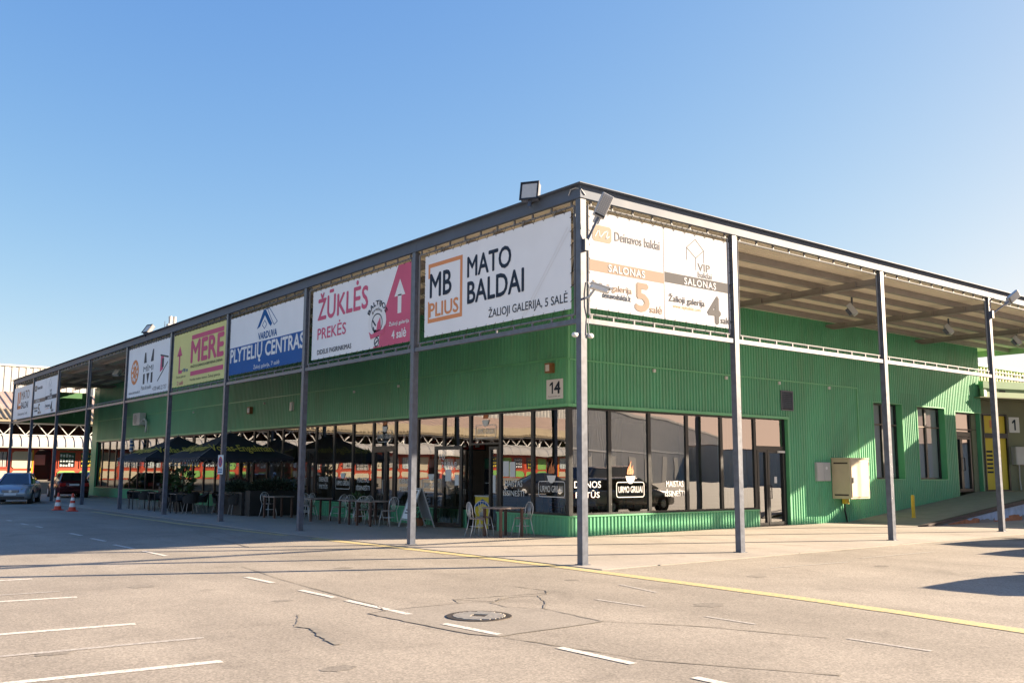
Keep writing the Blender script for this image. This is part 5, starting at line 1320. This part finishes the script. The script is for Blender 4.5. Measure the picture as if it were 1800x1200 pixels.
    MB().box(-hl - .018, -hl - .003, -.26, .26, .70, .81).build('number_plate', M_paper, t, True)
    MB().box(-hl - .02, -hl + .15, -.78, .78, .34, .52).build('rear_bumper', mp_, t, True, bevel=.03)
    return t
car((-1.85, 39.0, 0), R(-108), 'silver saloon car facing the camera at the left edge', (.36, .40, .45))
car((2.45, 47.5, 0), R(86), 'dark red car seen from behind between the far posts', (.085, .012, .016), 4.2, 1.74, 1.44, True)
car((6.4, 54.2, 0), R(20), 'pale pinkish car parked before the market kiosks', (.45, .33, .31), 4.2, 1.72, 1.45, True)
# cars out of frame: they throw the shadows at the right edge and show in the glass
car((15.75, -3.45, 0), R(-1), 'grey hatchback parked outside the frame to the right', (.33, .32, .31), 4.6, 1.72, 1.45, True)
car((13.85, -5.25, 0), R(1), 'white estate car parked outside the frame to the right', (.6, .6, .6), 4.6, 1.72, 1.45, True)
car((7.45, -7.5, 0), R(2), 'silver estate car parked outside the frame in the foreground', (.45, .45, .44), 4.6, 1.8, 1.47, True)
car((-19.5, 36, 0), R(15), 'black saloon outside the frame in the road on the left', (.025, .028, .035))
car((-24.5, 33, 0), R(12), 'dark blue saloon outside the frame farther left', (.02, .035, .08))
car((-31, 37, 0), R(10), 'grey estate car outside the frame on the far left', (.12, .12, .13), 4.5, 1.78, 1.5, True)
car((25, -15, 0), R(165), 'grey brown van outside the frame behind the camera', (.24, .20, .18), 5.2, 1.95, 2.0, False, True)

# ------------------------------------------------------------------ market row and halls beyond the far end
KY = 58.0
def kiosk(x0, x1, lab, mpan, mfas, door=None, nwin=2):
    t = thing('market_kiosk', lab, 'kiosk', ((x0 + x1) / 2, KY, 0), 0, 'row of painted market kiosks')
    MB().box(x0, x1, KY + .03, KY + 2.5, .02, .88).build('base', M_concrete, t)
    wx = [(x0, x1)] if not door else [q for q in ((x0, door[0]), (door[1], x1)) if q[1] - q[0] > .3]
    for a, b in wx: MB().box(a, b, KY, KY + 2.4, .885, 3.14).build('wall', M_red, t)
    MB().box(x0, x1, KY - .10, KY - .002, 2.93, 3.17).build('fascia', mfas, t)
    if door:
        MB().box(door[0], door[1], KY + 1.3, KY + 1.36, .89, 3.1).build('door', M_void, t)
        PDk = Plane((door[0], KY + .02, 0), (1, 0, 0)); dw = door[1] - door[0]
        arch = [(0, 2.5)] + [(dw / 2 - dw / 2 * math.cos(R(a)), 2.5 + .5 * math.sin(R(a))) for a in range(15, 180, 15)] + [(dw, 2.5), (dw, 3.14), (0, 3.14)]
        MB().prism([PDk.pt(a, b, 0) for a, b in arch], (0, .1, 0)).build('arch', M_red, t)
        MB().box(door[0] + .25, door[0] + .95, KY + 1.28, KY + 1.295, 1.9, 2.6).build('poster', M_ltgrey, t)
        for k in range(5):
            zt = .89 - k * .18
            if zt > .05: MB().box(door[0] - .1, door[1] + .15, KY - .30 * (k + 1), KY - .30 * k - .001 if k else KY + 1.2, .0, zt).build('step', M_concrete, t)
        MB().box(door[0] - .16, door[0] - .06, KY - .03, KY - .003, .95, 2.9).build('light_strip', M_ybol, t)
    for a, b in wx:
        n = max(1, round((b - a) / 1.45)); p = (b - a) / n
        for k in range(n):
            u0, u1 = a + k * p + .11, a + (k + 1) * p - .11; cc = .12
            def oct_(z0, z1): return [(u0 + cc, z0), (u1 - cc, z0), (u1, z0 + cc), (u1, z1 - cc), (u1 - cc, z1), (u0 + cc, z1), (u0, z1 - cc), (u0, z0 + cc)]
            MB().prism([(x, KY - .03, z) for x, z in oct_(.98, 1.50)], (0, .028, 0)).build('panel', mpan, t)
            if (k + int(abs(x0))) % 3 == 0 and n > 1:
                MB().prism([(x, KY - .03, z) for x, z in oct_(1.66, 2.80)], (0, .028, 0)).build('panel', mpan, t)
            else:
                wf = MB().box(u0, u1, KY - .035, KY - .002, 1.68, 2.82).build('window', M_red, t)
                MB().box(u0 + .08, u1 - .08, KY - .045, KY - .036, 1.75, 2.76).build('pane', M_glassdk, wf)
                if mpan == M_kcream:
                    cu_ = MB()
                    for j in range(9):
                        ua = u0 + .1 + (u1 - u0 - .2) * j / 9; cu_.box(ua, ua + (u1 - u0 - .2) / 9 * (.55 + .3 * (j % 2)), KY - .052, KY - .046, 1.76, 2.75)
                    cu_.build('curtain', M_curtain if k % 2 else M_poly, wf)
                else:
                    gd = MB(); rn = random.Random(int(u0 * 10))
                    for r_ in range(3):
                        for j in range(5):
                            ua = u0 + .12 + (u1 - u0 - .25) * j / 5; gd.box(ua, ua + .12, KY - .052, KY - .046, 1.8 + r_ * .32, 1.8 + r_ * .32 + rn.uniform(.1, .24))
                    gd.build('goods', (M_curtain, M_yposter, M_paper)[k % 3], wf)
    return t
kiosk(-3.2, 4.04, 'red and cream market kiosk with a dark arched doorway and steps', M_kcream, M_maroon, (2.67, 4.0))
kiosk(4.06, 9.6, 'red and bright green market kiosk right of the arched doorway', M_kgreen, M_palegreen2)
kiosk(9.62, 16, 'red and cream market kiosk half hidden by the green building', M_kcream, M_maroon)
cols = [(M_kgreen, M_palegreen2, 'green'), (M_kcream, M_maroon, 'cream'), (M_kcream, M_maroon, 'buff'), (M_kcream, M_red, 'pale'), (M_kgreen, M_maroon, 'light green'), (M_kcream, M_palegreen2, 'ivory'), (M_curtain, M_red, 'pale blue')]
for k, (a, b, nm) in enumerate(cols):
    kiosk(-3.22 - 7.2 * (k + 1), -3.22 - 7.2 * k - .02, 'red and %s market kiosk out of frame, number %s from the doorway' % (nm, ('one', 'two', 'three', 'four', 'five', 'six', 'seven')[k]), a, b, (-3.22 - 7.2 * k - 1.6, -3.22 - 7.2 * k - .3) if k % 2 else None)
t = thing('polycarbonate_awning', 'milky curved polycarbonate awning with dark ribs above the market kiosks', 'awning', (-20, KY - .5, 3.1))
arcp = [(KY - 1.0 + 1.1 * (1 - math.cos(R(a))), 3.10 + .78 * math.sin(R(a))) for a in range(0, 91, 10)]
mb = MB()
for i in range(len(arcp) - 1): mb.poly([(-55, *arcp[i]), (16, *arcp[i]), (16, *arcp[i + 1]), (-55, *arcp[i + 1])])
mb.build('sheet', M_poly, t, fix=False)
for k in range(int(71 / .55)):
    x = -55 + k * .55
    if x > -14 or k % 2 == 0: MB().tube([(x, y - .012, z + .008) for y, z in arcp], .022, 4).build('rib', M_steel, t)
MB().box(-55, 16, KY - 1.06, KY - 1.0, 3.02, 3.10).build('gutter', M_poly, t)
# open market hall: black void with white trusses, tan roof edge, brown roof, higher white hall
t = thing('market_hall', 'long market hall with white trusses below brown corrugated roofs', 'hall', (-20, 62, 0))
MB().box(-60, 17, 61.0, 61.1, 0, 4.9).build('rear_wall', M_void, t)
MB().box(-60, 17, KY + .2, 61, 4.9, 4.95).build('soffit', M_roofb2, t)
for z in (3.90, 4.70): MB().bar((-60, KY + .35, z), (17, KY + .35, z), .09, .10).build('truss_chord', M_whitemetal, t)
k = 0
while -60 + k * 1.35 < 16:
    x = -60 + k * 1.35
    MB().bar((x, KY + .35, 3.95), (x + .60, KY + .35, 4.65), .05).build('truss_web', M_whitemetal, t); MB().bar((x + .72, KY + .35, 4.65), (x + 1.32, KY + .35, 3.95), .05).build('truss_web', M_whitemetal, t)
    k += 1
for x in range(-56, 17, 8): MB().tube([(x + 1.2, KY + .6, 0), (x + 1.2, KY + .6, 4.9)], .12, 10).build('column', M_whitemetal, t)
MB().box(-60, 17, KY - .1, KY, 4.78, 4.92).build('eaves', M_roofb2, t)
def roofplane(name, m, x0, x1, y0, z0, y1, z1, pitch, depth, par):
    mb = MB(); pts = []; k = 0
    while x0 + k * pitch < x1:
        for f, h_ in ((0, 0), (.55, 0), (.65, 1), (.9, 1)): pts.append((x0 + (k + f) * pitch, h_ * depth))
        k += 1
    vs_, fs = [], []
    for u, h_ in pts: vs_ += [(u, y0, z0 + h_), (u, y1, z1 + h_)]
    for i in range(len(pts) - 1): fs.append((2 * i, 2 * i + 2, 2 * i + 3, 2 * i + 1))
    mb.add(vs_, fs); return mb.build(name, m, par, fix=False)
roofplane('lower_roof', M_roofb2, -60, 17, KY - .1, 4.93, 60.5, 5.75, .35, .09, t)
roofplane('upper_roof', M_roofb, -60, 17, 60.6, 5.7, 66, 7.35, .55, .06, t)
MB().box(-60, 17, 66.0, 66.1, 0, 7.3).build('end_wall', M_roofb2, t)
t = thing('white_hall', 'tall white ribbed hall rising behind the brown market roof', 'hall', (-20, 76, 0))
Pw = Plane((-60, 76, 0), (1, 0, 0)); corr(MB(), Pw, 0, 85, 5, 10.25, .55, .035).build('cladding', M_hallw, t, fix=False)
MB().box(-60, 25, 75.9, 100, 10.251, 10.4).build('roof', M_hallw, t); MB().box(-60, 25, 76.2, 76.3, 0, 5).build('lower_wall', M_concrete, t)
# far twin chimney with thin aerial
t = thing('chimney_stack', 'pale twin chimney pipes far behind the canopy roof', 'chimney', (38.9, 142, 0))
for dx in (-.34, .34): MB().lathe([(.27, 0), (.26, 26.0), (.29, 26.05), (.29, 26.5), (.2, 26.5)], (38.9 + dx, 142, 0), 14).build('flue', M_hallw, t, smooth=False)
MB().box(38.1, 39.7, 141.4, 142.6, 0, 25.2).build('base', M_hallw, t)
MB().tube([(37.7, 142, 20), (37.7, 142, 25.6)], .05, 5).build('aerial', M_steel, t)
# ------------------------------------------------------------------ neighbouring building on the right
NA = R(-16)
nr, nn_ = V((math.cos(NA), math.sin(NA), 0)), V((math.sin(NA), -math.cos(NA), 0))
NO = V((26.78, 5.28, 0))
PN1 = Plane(NO + nn_ * -1.0, tuple(nr)); PNF = Plane(NO, tuple(nr))
nb = thing('neighbour_building', 'grey olive shop entrance with pale green fascia right of the green wall', 'building', (30, 5, 0))
def nbx(name, m, pl, a0, a1, b0, b1, d0, d1): return MB().add(*quadbox(pl, a0, a1, b0, b1, d0, d1)).build(name, m, nb)
nbx('wall', M_oliveg, PN1, -.3, 1.05, .5, 4.66, -.2, 0); nbx('wall', M_oliveg, PN1, 2.45, 3.5, .5, 4.66, -.2, 0); nbx('wall', M_oliveg, PN1, 5.3, 12, .5, 4.66, -.2, 0)
nbx('wall', M_oliveg, PN1, 1.051, 2.449, 4.12, 4.66, -.2, 0); nbx('wall', M_oliveg, PN1, 3.501, 5.299, 3.9, 4.66, -.2, 0)
nbx('soffit', M_oliveg, PN1, -.3, 12, 4.665, 4.70, -.2, 1.15)
nbx('fascia', M_palegreen, PNF, 0.02, 12, 4.705, 5.06, -.12, 0); nbx('flashing', M_palegreen2, PNF, 0.02, 12, 5.063, 5.36, -.16, .06)
nbx('fascia_slot', M_void, PNF, .95, 1.3, 4.93, 5.0, .001, .006); nbx('fascia_joint', M_palegreen2, PNF, .03, 12, 4.94, 4.955, .0005, .004)
MB().box(26.78, 27.02, 5.2, 5.34, 4.72, 5.0).build('junction_box', M_palegreen, nb)
nbx('roof', M_palegreen2, PNF, .05, 12, 5.2, 5.25, -8, -.17)
corr(MB(), Plane((27.15, 7.4, 0), (1, 0, 0)), 0, 22, 5.0, 6.42, .3, .05).build('parapet', M_yparapet, nb, fix=False)
MB().box(27.12, 49, 7.3, 7.5, 6.42, 6.56).build('parapet_cap', M_palegreen2, nb)
# yellow poster door and a second one
for a0, a1, lab in ((1.05, 2.45, 'a'), (3.5, 5.3, 'b')):
    dmb = frame_mb(PN1, a0, a1, .9, 4.1 if lab == 'a' else 3.88, .07, -.12, .03); dmb.add(*quadbox(PN1, a0 + .07, a1 - .07, 3.1, 3.3, -.1, .03)); am = a0 + (a1 - a0) * .52
    dmb.add(*quadbox(PN1, am - .06, am + .06, .97, 3.1, -.1, .03)); do = dmb.build('door', M_frame, nb)
    for u0, u1, z0, z1 in ((a0 + .07, am - .06, .97, 3.1), (am + .06, a1 - .07, .97, 3.1), (a0 + .07, a1 - .07, 3.3, 4.03 if lab == 'a' else 3.8)):
        MB().add(*quadbox(PN1, u0, u1, z0, z1, -.06, -.05)).build('poster', M_yposter, do)
    decal('print', PN1, [rc(a0 + .45 + .2 * k, a0 + .58 + .2 * k, 3.52, 3.85) for k in range(3)], M_orange, do, -.046)
    decal('print', PN1, [rc(a0 + .18, am - .2, 2.5 - k * .17, 2.58 - k * .17) for k in range(6)], M_lettdark, do, -.046)
    MB().tube([PN1.pt(am + .1, 1.7, .03), PN1.pt(am + .1, 1.7, .09), PN1.pt(am + .1, 2.2, .09), PN1.pt(am + .1, 2.2, .03)], .018).build('handle', M_black, do)
t = thing('number_sign', 'white number 1 sign beside the yellow poster door', 'sign', PN1.pt(2.85, 3.6, .02))
MB().add(*quadbox(PN1, 2.55, 3.15, 3.35, 4.0, .003, .03)).build('board', M_paper, t); decal('digit', PN1, [[(2.84, 3.45), (2.93, 3.45), (2.93, 3.9), (2.85, 3.9), (2.72, 3.80), (2.72, 3.72), (2.84, 3.78)]], M_lettdark, t, .034)
t = thing('electric_box', 'grey electric box on the olive wall under the number 1 sign', 'electric box', PN1.pt(2.95, 2.3, .05))
MB().add(*quadbox(PN1, 2.6, 3.3, 2.0, 2.75, .003, .22)).build('case', M_greymetal, t); MB().add(*quadbox(PN1, 2.63, 3.27, 2.03, 2.72, .221, .235)).build('cover', M_greymetal, t)
MB().tube([PN1.pt(2.9, 2.0, .1), PN1.pt(2.9, 1.4, .08), PN1.pt(2.95, .95, .08)], .03).build('conduit', M_greymetal, t)
# porch wing outside the frame whose roof shades the ramp
wing = thing('porch_wing', 'low porch wing running forward outside the frame on the right', 'building', (33, 0, 0))
MB().prism([(27.75, 3.8, 5.0), (32.2, -6.6, 5.0), (42, -6.6, 5.0), (42, 3.8, 5.0)], (0, 0, .29)).build('roof', M_palegreen2, wing)
MB().box(40, 41.8, -6.4, -5.6, 0, 4.99).build('wall', M_hallw, wing)
for y in (-6.0, -2.5): MB().box(32.6, 32.75, y, y + .15, 0, 4.99).build('post', M_steel, wing)
# warehouse across the lot, behind the camera, that the right-hand windows mirror
wh = thing('grey_warehouse', 'long grey warehouse across the car park outside the frame', 'warehouse', (60, -48, 0))
wd, wo = V((.835, -.55, 0)), V((38, -31, 0))
Pwh = Plane(wo + wd * 112, tuple(-wd))
corr(MB(), Pwh, 0, 120, 0, 7.2, .5, .06).build('cladding', M_grhall, wh, fix=False)
MB().add(*quadbox(Pwh, 0, 120, 3.5, 3.62, .062, .1)).build('band', M_whitemetal, wh)
MB().add(*quadbox(Pwh, 0, 120, 7.21, 7.5, -20, .12)).build('roof', M_grhall2, wh)
MB().add(*quadbox(Pwh, 119.9, 120, 0, 7.19, -20, -.01)).build('side_wall', M_grhall2, wh)
for k in range(12): MB().add(*quadbox(Pwh, 6 + k * 9.2, 9.4 + k * 9.2, .05, 3.0, .062, .12)).build('loading_door', M_grhall2, wh)
t = thing('white_warehouse', 'low white warehouse far off outside the frame on the right', 'warehouse', (90, -30, 0))  # unseen, put in as something pale for the end windows to mirror
corr(MB(), Plane((90, 5, 0), (0, -1, 0)), 0, 90, 0, 4.6, .5, .06).build('cladding', M_hallw, t, fix=False)
MB().box(90.01, 110, -85, 5, 4.61, 4.8).build('roof', M_roofb, t)
